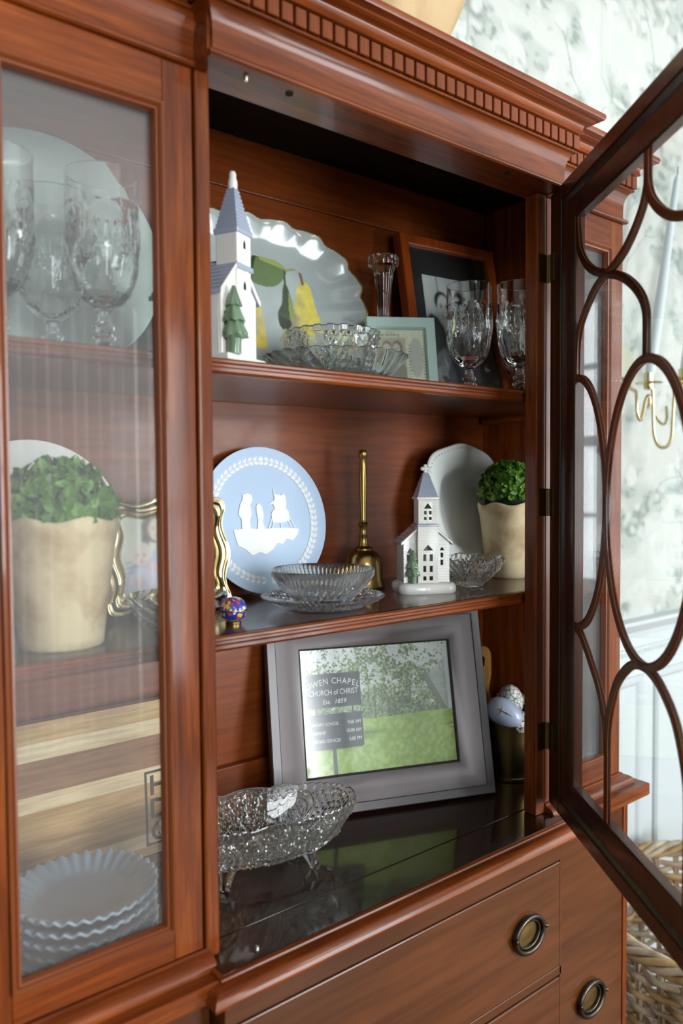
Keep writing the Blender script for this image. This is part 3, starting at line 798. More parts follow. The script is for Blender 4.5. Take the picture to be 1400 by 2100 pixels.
# ---- ceramic churches -------------------------------------------------------------
def wall_panel(mb, x0, x1, z0, z1, y, t, holes, mi=0, mat=None):
    """upright wall in x, z with rectangular holes; front at y, thickness t going to +y"""
    xs = sorted({x0, x1, *[a for h in holes for a in h[:2]]}); zs = sorted({z0, z1, *[a for h in holes for a in h[2:4]]})
    for i in range(len(xs) - 1):
        for j in range(len(zs) - 1):
            cx, cz = (xs[i] + xs[i + 1]) / 2, (zs[j] + zs[j + 1]) / 2
            if any(h[0] < cx < h[1] and h[2] < cz < h[3] for h in holes): continue
            mb.box(xs[i], xs[i + 1], y, y + t, zs[j], zs[j + 1], mi, mat)
    for h in holes:              # pointed heads
        if len(h) > 4:
            a, b, c, d = h[:4]; m = (a + b) / 2
            for s_ in (0, 1):
                e = a if s_ == 0 else b
                mb.prism([(e, c), (m, d), (e, d)], y, y + t, lambda u, v, q: (mat @ Vector((u, q, v)) if mat else (u, q, v)), mi)
def siding(mb, x0, x1, z0, z1, y, step, holes, mat=None, d=0.0006):
    z = z0
    while z < z1 - step * 0.5:
        segs = [(x0, x1)]
        for h in holes:
            if h[2] - 0.0005 < z + step * 0.5 < h[3] + 0.0005:
                segs = [q for a, b in segs for q in ((a, min(b, h[0] - 0.001)), (max(a, h[1] + 0.001), b)) if q[1] - q[0] > 0.001]
        for a, b in segs:
            vs = [(a, y, z), (b, y, z), (b, y - d, z + 0.0002), (a, y - d, z + 0.0002), (a, y, z + step * 0.92), (b, y, z + step * 0.92)]
            mb.add(vs, [(0, 1, 2, 3), (3, 2, 5, 4), (0, 3, 4), (1, 5, 2)], 0, mat)
        z += step
def fir_tree(root, x, y, z, h, r, name='fir_tree'):
    prof = [(0, 0), (r * 0.55, 0), (r * 0.55, h * 0.22), (r * 1.0, h * 0.25), (r * 0.95, h * 0.32), (r * 0.60, h * 0.47), (r * 0.86, h * 0.47), (r * 0.80, h * 0.52),
            (r * 0.42, h * 0.70), (r * 0.60, h * 0.70), (r * 0.52, h * 0.76), (r * 0.12, h * 0.99), (0, h)]
    def mod(th, i, rr, zz):
        if zz > h * 0.23: rr *= 1 + 0.13 * math.cos(6 * th + i * 0.9); zz -= 0.02 * h * math.cos(6 * th + i * 0.9) * (rr / r)
        return rr, zz
    o = MB().lathe(prof, 30, mod=mod).build(name, M['green_glaze'], root, 60)
    o.location = (x, y, z); return o
def pyramid_roof(mb, w, z0, z1, w1, courses, mi, cx=0, cy=0):
    """square spire from half-width w to w1 with raised shingle courses"""
    vs = []; fs = []; L = []
    for i in range(courses):
        t0, t1 = i / courses, (i + 1) / courses
        a = w + (w1 - w) * t0; b = w + (w1 - w) * t1
        L += [(a + 0.0012, z0 + (z1 - z0) * t0), (b + 0.0004, z0 + (z1 - z0) * (t1 - 0.02))]
    for a, z in L:
        vs += [(cx - a, cy - a, z), (cx + a, cy - a, z), (cx + a, cy + a, z), (cx - a, cy + a, z)]
    for i in range(len(L) - 1):
        for j in range(4): fs.append((i * 4 + j, i * 4 + (j + 1) % 4, i * 4 + 4 + (j + 1) % 4, i * 4 + 4 + j))
    fs += [(3, 2, 1, 0), tuple(len(vs) - 4 + j for j in range(4))]
    mb.add(vs, fs, mi)
def church_small():
    k = thing('ceramic_church', 'small white glazed ceramic church with pale blue roof and pierced windows', 'church figurine', (0.868, 0.880, ZS2), R(-30))
    zb = 0.0155
    base = []
    N = 48
    for i in range(N):
        th = 2 * PI * i / N; c, s_ = math.cos(th), math.sin(th)
        q = (abs(c) ** 5 + abs(s_) ** 5) ** (-1 / 5)
        wob = 1 + 0.04 * math.sin(3 * th + 1) + 0.02 * math.sin(7 * th)
        base.append((0.0475 * c * q * wob, 0.040 * s_ * q * wob))
    mb = MB(); vs = []; fs = []
    lv = [(0.97, 0.0), (1.0, 0.003), (1.0, 0.009), (0.97, 0.0130), (0.90, 0.0155), (0.6, 0.0165)]
    for s_, z in lv: vs += [(u * s_, v * s_, z) for u, v in base]
    for i in range(len(lv) - 1):
        for j in range(N): fs.append((i * N + j, i * N + (j + 1) % N, (i + 1) * N + (j + 1) % N, (i + 1) * N + j))
    fs += [tuple(range(N - 1, -1, -1)), tuple((len(lv) - 1) * N + j for j in range(N))]
    mb.add(vs, fs).build('snowy_base', M['white_glaze'], k, 60)
    hw, fy, by = 0.0365, -0.019, 0.031
    ze, zp = 0.078, 0.108
    b = MB(); t = 0.0035
    # flanks of the front wall, then the projecting tower
    tw, ty = 0.0160, -0.0285
    wl = [(-0.0315, -0.0215, 0.050, 0.060), (-0.0315, -0.0215, 0.062, 0.071, 1)]
    wr = [(0.0225, 0.0268, 0.0425, 0.0510), (0.0225, 0.0268, 0.0545, 0.0620), (0.0205, 0.0290, 0.0650, 0.0715, 1)]
    wall_panel(b, -hw, -tw, zb, ze, fy, t, wl); siding(b, -hw, -tw, zb, ze, fy, 0.0042, wl)
    wall_panel(b, tw, hw, zb, ze, fy, t, wr); siding(b, tw, hw, zb, ze, fy, 0.0042, wr)
    for s_ in (-1, 1):
        b.prism([(s_ * tw, ze), (s_ * hw, ze), (s_ * tw, ze + (zp - ze) * (1 - tw / hw))], fy, fy + t, lambda u, v, q: (u, q, v))
    b.prism([(-hw, ze), (hw, ze), (0, zp)], by - t, by, lambda u, v, q: (u, q, v))
    b.box(-hw, -hw + t, fy + t, by, zb, ze); b.box(hw - t, hw, fy + t, by, zb, ze); b.box(-hw, hw, by - t, by, zb, ze)
    rot = Matrix.Rotation(R(-90), 4, 'Z')
    for s_ in (-1, 1):
        mm = Matrix.Rotation(R(90) * s_, 4, 'Z')
        siding(b, -0.031 if s_ == -1 else -0.019, 0.019 if s_ == -1 else 0.031, zb, ze, -hw, 0.0042, [], mat=mm)
    b.build('church_wall', M['white_glaze'], k)
    dw = [(-0.0078, -0.0028, 0.020, 0.0265), (0.0022, 0.0078, 0.020, 0.0265), (-0.0078, -0.0030, 0.0330, 0.0425), (0.0024, 0.0075, 0.0330, 0.0425),
          (-0.0078, -0.0030, 0.0500, 0.0605), (0.0024, 0.0075, 0.0500, 0.0605), (-0.0080, 0.0080, 0.0665, 0.0755, 1)]
    uw = [(-0.0062, -0.0018, 0.1140, 0.1185), (0.0018, 0.0062, 0.1140, 0.1185), (-0.0062, -0.0018, 0.1225, 0.1280), (0.0018, 0.0062, 0.1225, 0.1280), (-0.0064, 0.0064, 0.1315, 0.1400, 1)]
    tz = 0.146
    m = MB()
    wall_panel(m, -tw, tw, zb, 0.104, ty, t, dw); siding(m, -tw, tw, 0.078, 0.104, ty, 0.0042, dw); 
    m.box(-tw, -tw + t, ty + t, fy + 0.012, zb, 0.104); m.box(tw - t, tw, ty + t, fy + 0.012, zb, 0.104)
    tw2, ty2 = 0.0148, -0.0272
    wall_panel(m, -tw2, tw2, 0.108, tz, ty2, t, uw); siding(m, -tw2, tw2, 0.108, tz - 0.001, ty2, 0.0042, uw)
    m.box(-tw2, -tw2 + t, ty2 + t, ty2 + 2 * tw2, 0.108, tz); m.box(tw2 - t, tw2, ty2 + t, ty2 + 2 * tw2, 0.108, tz); m.box(-tw2 + t, tw2 - t, ty2 + 2 * tw2 - t, ty2 + 2 * tw2, 0.108, tz)
    for s_ in (-1, 1):
        mm = Matrix.Translation((0, ty2 + tw2, 0)) @ Matrix.Rotation(R(90) * s_, 4, 'Z')
        siding(m, -tw2, tw2, 0.108, tz - 0.001, -tw2, 0.0042, [], mat=mm)
    m.build('tower', M['white_glaze'], k)
    c = MB(); cy = ty2 + tw2
    c.box(-0.0175, 0.0175, ty - 0.002, cy + 0.016, 0.1035, 0.1075)
    c.build('tower_ledge', M['blue_glaze'], k, bevel=0.001)
    c = MB(); c.box(-0.0178, 0.0178, cy - 0.0178, cy + 0.0178, tz - 0.0005, tz + 0.0035)
    c.build('spire_eave', M['white_glaze'], k, bevel=0.0012)
    c = MB(); pyramid_roof(c, 0.0158, tz + 0.003, 0.188, 0.0030, 10, 0, 0, cy)
    c.build('spire', M['blue_glaze'], k)
    x_ = MB(); x_.box(-0.0030, 0.0030, cy - 0.0026, cy + 0.0026, 0.186, 0.2005).box(-0.0078, 0.0078, cy - 0.0026, cy + 0.0026, 0.1905, 0.1965)
    x_.build('cross_finial', M['white_glaze'], k, bevel=0.0022)
    rf = MB()
    for s_ in (-1, 1):
        n = 7
        for i in range(n):
            u0, u1 = i / n, (i + 1) / n
            xa, za = s_ * (hw + 0.005) * (1 - u0), ze - 0.004 + (zp - ze + 0.006) * u0
            xb, zb_ = s_ * (hw + 0.005) * (1 - u1), ze - 0.004 + (zp - ze + 0.006) * u1
            rf.prism([(xa, za), (xa, za + 0.0042), (xb, zb_ + 0.0028), (xb, zb_)], fy - 0.002, by + 0.003, lambda u, v, q: (u, q, v))
    rf.build('roof', M['blue_glaze'], k)
    rk = MB()
    for s_ in (-1, 1):
        xa, xb = s_ * (hw + 0.0052), s_ * tw
        za = ze - 0.0042; zb_ = za + (zp - ze + 0.006) * (1 - tw / (hw + 0.005))
        rk = MB(); rk.prism([(xa, za), (xa, za + 0.0052), (xb, zb_ + 0.0052), (xb, zb_)], fy - 0.0045, fy - 0.0018, lambda u, v, q: (u, q, v))
        rk.build('roof_trim', M['white_glaze'], k, bevel=0.001)
    fir_tree(k, -0.0235, fy - 0.0075, 0.0150, 0.053, 0.0105)
church_small()
def church_tall():
    """gabled nave whose front faces local +x; a square tower stands in the middle of that front"""
    k = thing('ceramic_church', 'tall white glazed ceramic church with blue-grey spire behind the left post of the opening', 'church figurine', (0.4950, 0.8235, ZS1), R(-64))
    x0, x1, y0, y1, yc = -0.075, 0.0205, -0.0620, 0.0135, -0.0245
    ze, zp, t = 0.080, 0.118, 0.004
    MB().box(x0, x1 + 0.012, y0 - 0.004, y1 + 0.003, 0, 0.008).build('snowy_base', M['white_glaze'], k, bevel=0.002)
    fx = lambda u, v, q: (q, u, v)
    b = MB()
    b.box(x1 - t, x1, y0, y1, 0.008, ze); b.prism([(y0, ze), (y1, ze), (yc, zp)], x1 - t, x1, fx)
    b.box(x0, x1 - t, y0, y0 + t, 0.008, ze); b.box(x0, x1 - t, y1 - t, y1, 0.008, ze)
    b.box(x0, x0 + t, y0 + t, y1 - t, 0.008, ze); b.prism([(y0, ze), (y1, ze), (yc, zp)], x0, x0 + t, fx)
    b.build('church_wall', M['white_glaze'], k, bevel=0.001)
    for z in (0.024, 0.036, 0.048):
        MB().box(x1, x1 + 0.0005, -0.0560, -0.0535, z, z + 0.0085).build('church_window', M['dark_in'], k)
    tw = 0.0152; tx, ty = 0.0085, -0.0170
    MB().box(tx - tw, tx + tw, ty - tw, ty + tw, 0.008, 0.1535).build('tower', M['white_glaze'], k, bevel=0.0015)
    for z, w_ in ((0.088, 0.0045), (0.136, 0.0040)):
        MB().prism([(-w_ / 2, 0), (w_ / 2, 0), (w_ / 2, 0.006), (0, 0.010), (-w_ / 2, 0.006)], 0, 0.0006, lambda u, v, h: (tx + tw + h, ty + u, z + v)).build('tower_window', M['dark_in'], k)
    for z, e in ((0.110, 0.0026), (0.152, 0.0022)):
        MB().box(tx - tw - e, tx + tw + e, ty - tw - e, ty + tw + e, z, z + 0.0070).build('tower_ledge', M['blue_glaze'], k, bevel=0.002)
    c = MB(); pyramid_roof(c, tw - 0.0004, 0.1585, 0.209, 0.0040, 11, 0, tx, ty); c.build('spire', M['blue_glaze'], k)
    MB().lathe([(0, 0.207), (0.0054, 0.207), (0.0060, 0.211), (0.0058, 0.2165), (0.0046, 0.2195), (0.0046, 0.2245), (0.0034, 0.2280), (0, 0.2292)], 20, mat=Matrix.Translation((tx, ty, 0))).build('finial', M['white_glaze'], k, 60)
    for ye, nm in ((y0 - 0.005, 0), (y1 + 0.005, 1)):
        rf = MB(); n = 8; zl = ze - 0.005; zt = zp + 0.003
        for i in range(n):
            ya, za = ye + (yc - ye) * i / n, zl + (zt - zl) * i / n
            yb, zb_ = ye + (yc - ye) * (i + 1) / n, zl + (zt - zl) * (i + 1) / n
            rf.prism([(ya, za), (ya, za + 0.0052), (yb, zb_ + 0.0034), (yb, zb_)], x0 - 0.003, x1 + 0.0015, fx)
        rf.build('roof', M['blue_glaze'], k)
        MB().prism([(ye, zl - 0.0008), (ye, zl + 0.0056), (yc, zt + 0.0056), (yc, zt - 0.0008)], x1 + 0.0016, x1 + 0.0042, fx).build('roof_trim', M['white_glaze'], k, bevel=0.0012)
    fir_tree(k, x1 + 0.0085, -0.0490, 0.008, 0.078, 0.0150)
church_tall()

# ---- plates -----------------------------------------------------------------------
def lean_thing(name, label, cat, X, Yb, zs, rotz, lean, thick=0.0, group=None):
    return thing(name, label, cat, (X, Yb, zs + 0.0003 + thick * math.sin(lean)), rotz, group, lean)
# blue relief plate
r = 0.1135
pl = lean_thing('relief_plate', 'round pale blue plate with white relief scene and leaf border', 'plate', 0.652, 0.996, ZS2, 0.0, R(9), 0.014)
prof = [(0, 0.006), (0.080, 0.006), (0.096, 0.0072), (0.108, 0.0105), (0.1125, 0.0125), (0.1135, 0.0122), (0.1135, 0.0105), (0.108, 0.006), (0.090, 0.001), (0.075, -0.001), (0.070, -0.001), (0.068, 0.002), (0, 0.002)]
Pm = face_front(r)
MB().lathe(prof, 96, mat=Pm).build('plate_body', M['jasper'], pl, 40)
def on_plate(u, v, h): return (u, -(0.006 + h), r + v)
lf = MB()
nl = 62
for i in range(nl):
    th = 2 * PI * i / nl + PI / 2
    for sgn in (-1, 1):
        rr = 0.0935 + sgn * 0.0012; a2 = th + 0.02
        c, s_ = math.cos(a2), math.sin(a2)
        dirx, diry = (-s_ + sgn * 0.55 * c), (c + sgn * 0.55 * s_)
        if i < nl / 2: dirx, diry = (s_ + sgn * 0.55 * c), (-c + sgn * 0.55 * s_)
        l = math.hypot(dirx, diry); dirx /= l; diry /= l
        px, py = rr * c, rr * s_
        nx, ny = -diry, dirx
        L_, w_ = 0.0112, 0.0031
        pts = [(0, 0), (0.3 * L_, w_), (0.65 * L_, w_ * 0.9), (L_, 0), (0.65 * L_, -w_ * 0.9), (0.3 * L_, -w_)]
        top = [(px + dirx * a - nx * b_, py + diry * a - ny * b_) for a, b_ in pts]
        hb = 0.0012
        vs = [on_plate(u, v, hb) for u, v in top] + [on_plate(px + dirx * L_ * 0.5, py + diry * L_ * 0.5, hb + 0.0022)]
        lf.add(vs, [(j, (j + 1) % 6, 6) for j in range(6)])
lf.build('leaf_border', M['relief'], pl, 30, kind='stuff')
sc = lambda pts: [((x - 0.47) * 0.196, (0.565 - y) * 0.225) for x, y in pts]
GROUND = [(0.18, 0.62), (0.30, 0.615), (0.45, 0.625), (0.58, 0.62), (0.70, 0.625), (0.79, 0.635), (0.775, 0.67), (0.72, 0.715), (0.66, 0.70), (0.62, 0.735), (0.57, 0.725), (0.52, 0.77), (0.45, 0.80), (0.40, 0.78), (0.33, 0.80), (0.27, 0.755), (0.21, 0.73), (0.195, 0.68)]
FIG1 = [(0.255, 0.625), (0.26, 0.55), (0.235, 0.52), (0.26, 0.45), (0.285, 0.42), (0.29, 0.385), (0.33, 0.375), (0.37, 0.39), (0.375, 0.425), (0.35, 0.455), (0.355, 0.52), (0.335, 0.56), (0.335, 0.625)]
FIG2 = [(0.395, 0.625), (0.41, 0.56), (0.40, 0.51), (0.405, 0.46), (0.43, 0.445), (0.455, 0.47), (0.465, 0.53), (0.45, 0.57), (0.465, 0.625)]
BODY = [(0.545, 0.585), (0.535, 0.525), (0.555, 0.50), (0.575, 0.49), (0.56, 0.455), (0.515, 0.452), (0.575, 0.43), (0.585, 0.385), (0.645, 0.395), (0.665, 0.38), (0.685, 0.395), (0.69, 0.45), (0.68, 0.49), (0.705, 0.51), (0.705, 0.575), (0.62, 0.59)]
for nm, pts in (('ground_relief', GROUND), ('figure_relief', FIG1), ('figure_relief', FIG2), ('craft_relief', BODY)):
    q = MB(); q.prism(sc(pts), 0.0, 0.0019 if nm != 'ground_relief' else 0.0015, on_plate)
    if nm == 'craft_relief':
        for a, b_ in (((0.548, 0.54), (0.50, 0.622)), ((0.70, 0.54), (0.75, 0.625)), ((0.56, 0.58), (0.53, 0.62)), ((0.69, 0.575), (0.715, 0.62)), ((0.62, 0.58), (0.62, 0.622)), ((0.58, 0.40), (0.58, 0.35))):
            p, e = sc([a, b_]); q.tube([on_plate(p[0], p[1], 0.001), on_plate(e[0], e[1], 0.001)], 0.0010, 6)
    q.build(nm, M['relief'], pl, bevel=0.0006)

# big scalloped platter with pears
RWX, RWZ = 0.195, 0.131
pp = lean_thing('pear_platter', 'large pale grey scalloped platter with painted yellow pears and gilt rim', 'platter', 0.652, 0.992, ZS1, 0.0, R(8), 0.024)
def platter(n=160):
    vs = []; fs = []
    prof = [(0.0, 0.004), (0.25, 0.004), (0.5, 0.0042), (0.70, 0.006), (0.80, 0.011), (0.90, 0.017), (0.975, 0.0205), (0.988, 0.0208), (1.0, 0.0195), (0.985, 0.017), (0.90, 0.012), (0.80, 0.005), (0.68, 0.0005), (0.4, 0.0), (0.0, 0.0)]
    mi = []
    for j in range(n):
        th = 2 * PI * j / n; c, s_ = math.cos(th), math.sin(th)
        q = (abs(c) ** 2.5 + abs(s_) ** 2.5) ** (-1 / 2.5)
        for i, (s2, y) in enumerate(prof):
            wv = 0.014 * math.sin(19 * th) + 0.008 * math.sin(38 * th + 1.0)
            e = max(0, (s2 - 0.68) / 0.32) ** 1.5
            k_ = s2 * (1 + wv * e)
            yy = y + e * 0.0024 * math.sin(19 * th + 0.6)
            vs.append((RWX * c * q * k_, -yy, RWZ + RWZ * s_ * q * k_))
    m = len(prof)
    for j in range(n):
        a, b = j * m, ((j + 1) % n) * m
        for i in range(m - 1):
            fs.append((a + i, b + i, b + i + 1, a + i + 1)); mi.append(1 if i in (6, 7, 8) else 0)
    mb = MB(); mb.add(vs, fs); mb.mi = mi; return mb
platter().build('platter_body', [pr('platter_glaze', lin(164, 173, 171), 0.16, coat=0.5), M['gilt']], pp, 60)
poly_ = poly
def paint_pears(w, h):
    a = canvas(w, h, c3(164, 173, 171))
    ns = fnoise(h, w, 7)[..., None]; n2 = fnoise(h, w, 3)[..., None]
    u, v = uv(a)
    def poly(a, pts, col, op=1.0):
        P = [(0.70 + (x - 0.70) * 0.74, y) for x, y in pts]
        P = smooth_pts(P + [P[0]], 4)[:-1]
        poly_(a, P, col, op)
    def body(pts, c_lit, c_dk, edge):
        m = canvas(w, h, 0.0); poly(m, pts, 1.0); m = m[..., 0]
        sh = np.clip((edge - u) * 9 + (ns[..., 0] - 0.5) * 0.9 + 0.3, 0, 1)[..., None]
        colr = c_lit * (1 - sh) + c_dk * sh
        colr = colr * (0.93 + 0.14 * n2)
        a[:] = a * (1 - m[..., None]) + colr * m[..., None]
    put(a, (v > 0.93) & (u > 0.2) & (u < 0.62), c3(120, 122, 120), 0.6)
    put(a, (((u - 0.42) / 0.17) ** 2 + ((v - 0.965) / 0.06) ** 2) < 1, c3(88, 88, 86), 0.85)
    # stems and leaves are painted decoration
    body([(0.10, 0.42), (0.16, 0.39), (0.24, 0.44), (0.30, 0.56), (0.33, 0.72), (0.33, 0.9), (0.26, 0.99), (0.12, 0.99), (0.05, 0.8)], c3(206, 188, 92), c3(150, 146, 130), 0.36)
    body([(0.650, 0.345), (0.69, 0.318), (0.735, 0.340), (0.765, 0.42), (0.780, 0.51), (0.82, 0.61), (0.875, 0.71), (0.90, 0.81), (0.88, 0.92), (0.80, 0.985), (0.69, 1.0), (0.57, 0.985), (0.49, 0.91), (0.47, 0.80), (0.50, 0.70), (0.56, 0.60), (0.60, 0.51), (0.62, 0.42)], c3(214, 200, 98), c3(146, 138, 112), 0.655)
    poly(a, [(0.22, 0.30), (0.27, 0.20), (0.36, 0.155), (0.46, 0.19), (0.55, 0.25), (0.52, 0.33), (0.44, 0.40), (0.33, 0.41), (0.25, 0.385)], c3(104, 122, 84))
    poly(a, [(0.22, 0.30), (0.27, 0.20), (0.31, 0.17), (0.28, 0.27), (0.25, 0.385)], c3(58, 70, 52))
    poly(a, [(0.36, 0.155), (0.46, 0.19), (0.55, 0.25), (0.45, 0.235), (0.33, 0.205)], c3(150, 160, 92))
    poly(a, [(0.53, 0.34), (0.565, 0.44), (0.585, 0.58), (0.56, 0.68), (0.50, 0.73), (0.455, 0.69), (0.45, 0.60), (0.49, 0.52), (0.505, 0.42)], c3(74, 86, 66))
    poly(a, [(0.555, 0.42), (0.585, 0.58), (0.56, 0.68), (0.545, 0.56)], c3(136, 150, 88))
    poly(a, [(0.46, 0.62), (0.56, 0.66), (0.50, 0.73), (0.455, 0.69)], c3(48, 56, 46))
    for (x0, y0, x1, y1, c, t) in ((0.55, 0.255, 0.665, 0.225, c3(150, 146, 96), 0.007), (0.665, 0.225, 0.72, 0.17, c3(112, 74, 60), 0.012), (0.665, 0.225, 0.685, 0.34, c3(128, 92, 70), 0.009), (0.535, 0.27, 0.53, 0.36, c3(70, 80, 64), 0.006), (0.50, 0.72, 0.45, 0.82, c3(150, 156, 110), 0.006)):
        x0, x1 = 0.70 + (x0 - 0.70) * 0.74, 0.70 + (x1 - 0.70) * 0.74
        dx, dy = x1 - x0, y1 - y0; L2 = dx * dx + dy * dy
        tt = np.clip(((u - x0) * dx + (v - y0) * dy) / L2, 0, 1)
        put(a, np.hypot(u - x0 - tt * dx, (v - y0 - tt * dy) * 0.9) < t, c)
    a *= (0.93 + 0.12 * fnoise(h, w, 9)[..., None])
    return a
pc = soften(paint_pears(320, 240), 0.8)
uu, vv = uv(pc)
o = print_obj('pear_painting', pc, 0.300, 0.205, vcol_mat('glazed_painting', 0.2, 0.4), pp, (0.022, -0.0047, 0.0370))
# cut the painted field to the flat of the platter
bm = bmesh.new(); bm.from_mesh(o.data)
kill = [v_ for v_ in bm.verts if (abs((v_.co.x + 0.022) / (RWX * 0.72)) ** 2.5 + abs((v_.co.z + 0.0370 - RWZ) / (RWZ * 0.72)) ** 2.5) > 1]
bmesh.ops.delete(bm, geom=kill, context='VERTS'); bm.to_mesh(o.data); bm.free()

# white oval dish with beaded rim
od = lean_thing('oval_dish', 'white oval dish with beaded wavy rim leaning in the corner', 'dish', 1.081, 0.977, ZS2, R(-3), R(10), 0.02)
def oval_dish(rx, rz, n=120):
    prof = [(0, 0.004), (0.45, 0.004), (0.56, 0.006), (0.62, 0.011), (0.66, 0.0165), (0.75, 0.0185), (0.97, 0.0225), (0.99, 0.0225), (1.0, 0.0205), (0.97, 0.018), (0.72, 0.0135), (0.62, 0.006), (0.55, 0.0), (0.5, 0.0), (0, 0.0005)]
    vs = []; fs = []; m = len(prof)
    def rim(th): 
        q = (abs(math.cos(th)) ** 2.7 + abs(math.sin(th)) ** 2.7) ** (-1 / 2.7)
        return q * (1 + 0.018 * math.cos(8 * th))
    for j in range(n):
        th = 2 * PI * j / n
        for s_, y in prof:
            e = max(0, (s_ - 0.6) / 0.4)
            k_ = s_ * (1 + (rim(th) - 1) * max(e, 0.55))
            vs.append((rx * math.cos(th) * k_, -y - e * 0.003 * math.cos(4 * th), rz + rz * math.sin(th) * k_))
    for j in range(n):
        a, b = j * m, ((j + 1) % n) * m
        for i in range(m - 1): fs.append((a + i, b + i, b + i + 1, a + i + 1))
    mb = MB().add(vs, fs); bd = MB()
    for j in range(84):
        th = 2 * PI * j / 84; k_ = 0.935 * (1 + (rim(th) - 1) * 0.85)
        bd.lathe([(0, 0.0018), (0.0012, 0.0012), (0.0017, 0), (0.0012, -0.0012), (0, -0.0018)], 6, mat=Matrix.Translation((rx * math.cos(th) * k_, -0.0222 - 0.0025 * math.cos(4 * th), rz + rz * math.sin(th) * k_)))
    return mb, bd
mb, bd = oval_dish(0.101, 0.119)
mb.build('dish_body', M['creamware'], od, 60); bd.build('rim_beading', M['creamware'], od, 60, kind='stuff')

# left bay: plate behind the topiary, big charger behind the goblets
q = lean_thing('dinner_plate', 'white plate standing behind the topiary in the left bay', 'plate', 0.305, 0.992, ZS2, 0.0, R(8), 0.012)
MB().lathe([(0, 0.004), (0.072, 0.004), (0.080, 0.007), (0.112, 0.013), (0.114, 0.0122), (0.112, 0.010), (0.080, 0.003), (0.068, 0.0), (0, 0.0)], 80, mat=face_front(0.114)).build('plate_body', M['white_glaze'], q, 50)
q = lean_thing('charger_plate', 'large round grey-green charger standing behind the left goblets', 'plate', 0.325, 0.978, ZS1, 0.0, R(9), 0.016)
MB().lathe([(0, 0.004), (0.102, 0.004), (0.110, 0.008), (0.1485, 0.0155), (0.1505, 0.0148), (0.1485, 0.012), (0.110, 0.0035), (0.098, 0.0), (0, 0.0)], 96, mat=face_front(0.1505)).build('plate_body', M['celadon'], q, 50)

# stack of fluted plates
def fluted(th, i, r_, z):
    e = max(0, min(1, (r_ - 0.052) / 0.026))
    w = math.cos(34 * th)
    return r_ * (1 + 0.012 * e * w), z + 0.0021 * e * w
fp = [(0, 0.0030), (0.046, 0.0030), (0.051, 0.0036), (0.056, 0.0062), (0.064, 0.0115), (0.072, 0.0150), (0.0770, 0.0170), (0.0790, 0.0172), (0.0800, 0.0160), (0.0795, 0.0142), (0.076, 0.0122), (0.066, 0.0088), (0.058, 0.0036), (0.052, 0.0006), (0.044, 0.0), (0, 0.0)]
fme = MB().lathe(fp, 264, mod=fluted).mesh('fluted_plate', M['grey_glaze'], 60)
names = ['topmost', 'second from the top', 'third from the top', 'fourth from the top', 'lowest']
for i in range(5):
    o = bpy.data.objects.new('fluted_plate', fme); COL.objects.link(o)
    o.location = (0.3055 + random.uniform(-0.001, 0.001), 0.850 + random.uniform(-0.001, 0.001), ZD + 0.0004 + 0.0133 * (4 - i) + H)
    o.rotation_euler = (0, 0, random.uniform(0, 0.14))
    o['label'] = 'blue-grey fluted plate, %s of the stack behind the left door' % names[i]
    o['category'] = 'plate'; o['group'] = 'stacked fluted plates'

# ---- crystal ----------------------------------------------------------------------
def tri(x): return 2 * abs((x / (2 * PI)) % 1 - 0.5)       # 0..1 triangle wave
GOB = [(0, 0.0), (0.0300, 0.0), (0.0315, 0.0012), (0.0305, 0.0024), (0.018, 0.0042), (0.0085, 0.0070), (0.0072, 0.0095), (0.0105, 0.0122), (0.0118, 0.0150), (0.0100, 0.0178), (0.0072, 0.0200),
       (0.0098, 0.0226), (0.0110, 0.0250), (0.0092, 0.0276), (0.0066, 0.0300), (0.0060, 0.0345), (0.0066, 0.0390), (0.0105, 0.0425), (0.0195, 0.0482), (0.0268, 0.0560), (0.0322, 0.0670), (0.0353, 0.0790), (0.0369, 0.0920),
       (0.0376, 0.1040), (0.0375, 0.1150), (0.0371, 0.1250), (0.0366, 0.1350), (0.0362, 0.1450), (0.0361, 0.1560), (0.0363, 0.1680), (0.0363, 0.1712), (0.0358, 0.1722), (0.0351, 0.1715),
       (0.0346, 0.1600), (0.0349, 0.1350), (0.0356, 0.1150), (0.0355, 0.1000), (0.0338, 0.0840), (0.0298, 0.0690), (0.0238, 0.0570), (0.0150, 0.0505), (0.0070, 0.0468), (0, 0.0460)]
def gob_cut(th, i, r_, z):
    if 18 <= i <= 27 and r_ > 0.015:
        k = (z - 0.047) / 0.10
        a = tri(5 * th + 9 * k) * tri(5 * th - 9 * k)
        b = abs(math.cos(30 * th)) ** 6 if 0.098 < z < 0.118 else 0
        st = max(0, 1 - abs(tri(5 * th) - 0.5) * 3) * math.exp(-((z - 0.108) / 0.022) ** 2)
        r_ -= 0.0016 * (1 - a) ** 3 * (1 if z < 0.14 else 0.2) + 0.0009 * b + 0.0014 * st * abs(math.cos(24 * th + 260 * z))
        leaf = max(0, 1 - abs(tri(5 * th + PI) - 0.5 - 0.25 * math.sin(60 * z)) * 4) * (1 if 0.06 < z < 0.135 else 0)
        r_ -= 0.0010 * leaf * abs(math.cos(300 * z + 14 * math.sin(5 * th)))
    if 6 <= i <= 16:
        r_ *= 1 + 0.06 * math.cos(6 * th)
    return r_, z
def goblet_proto(loc, label):
    g = thing('crystal_goblet', label, 'goblet', loc, 0.3, 'cut crystal goblets')
    pr2 = []
    for i in range(len(GOB) - 1):       # subdivide the bowl for the cuts
        pr2.append(GOB[i])
    MB().lathe(GOB[:19] + GOB[19:], 144, mod=gob_cut).build('goblet_glass', M['glass'], g, 30)
    return g
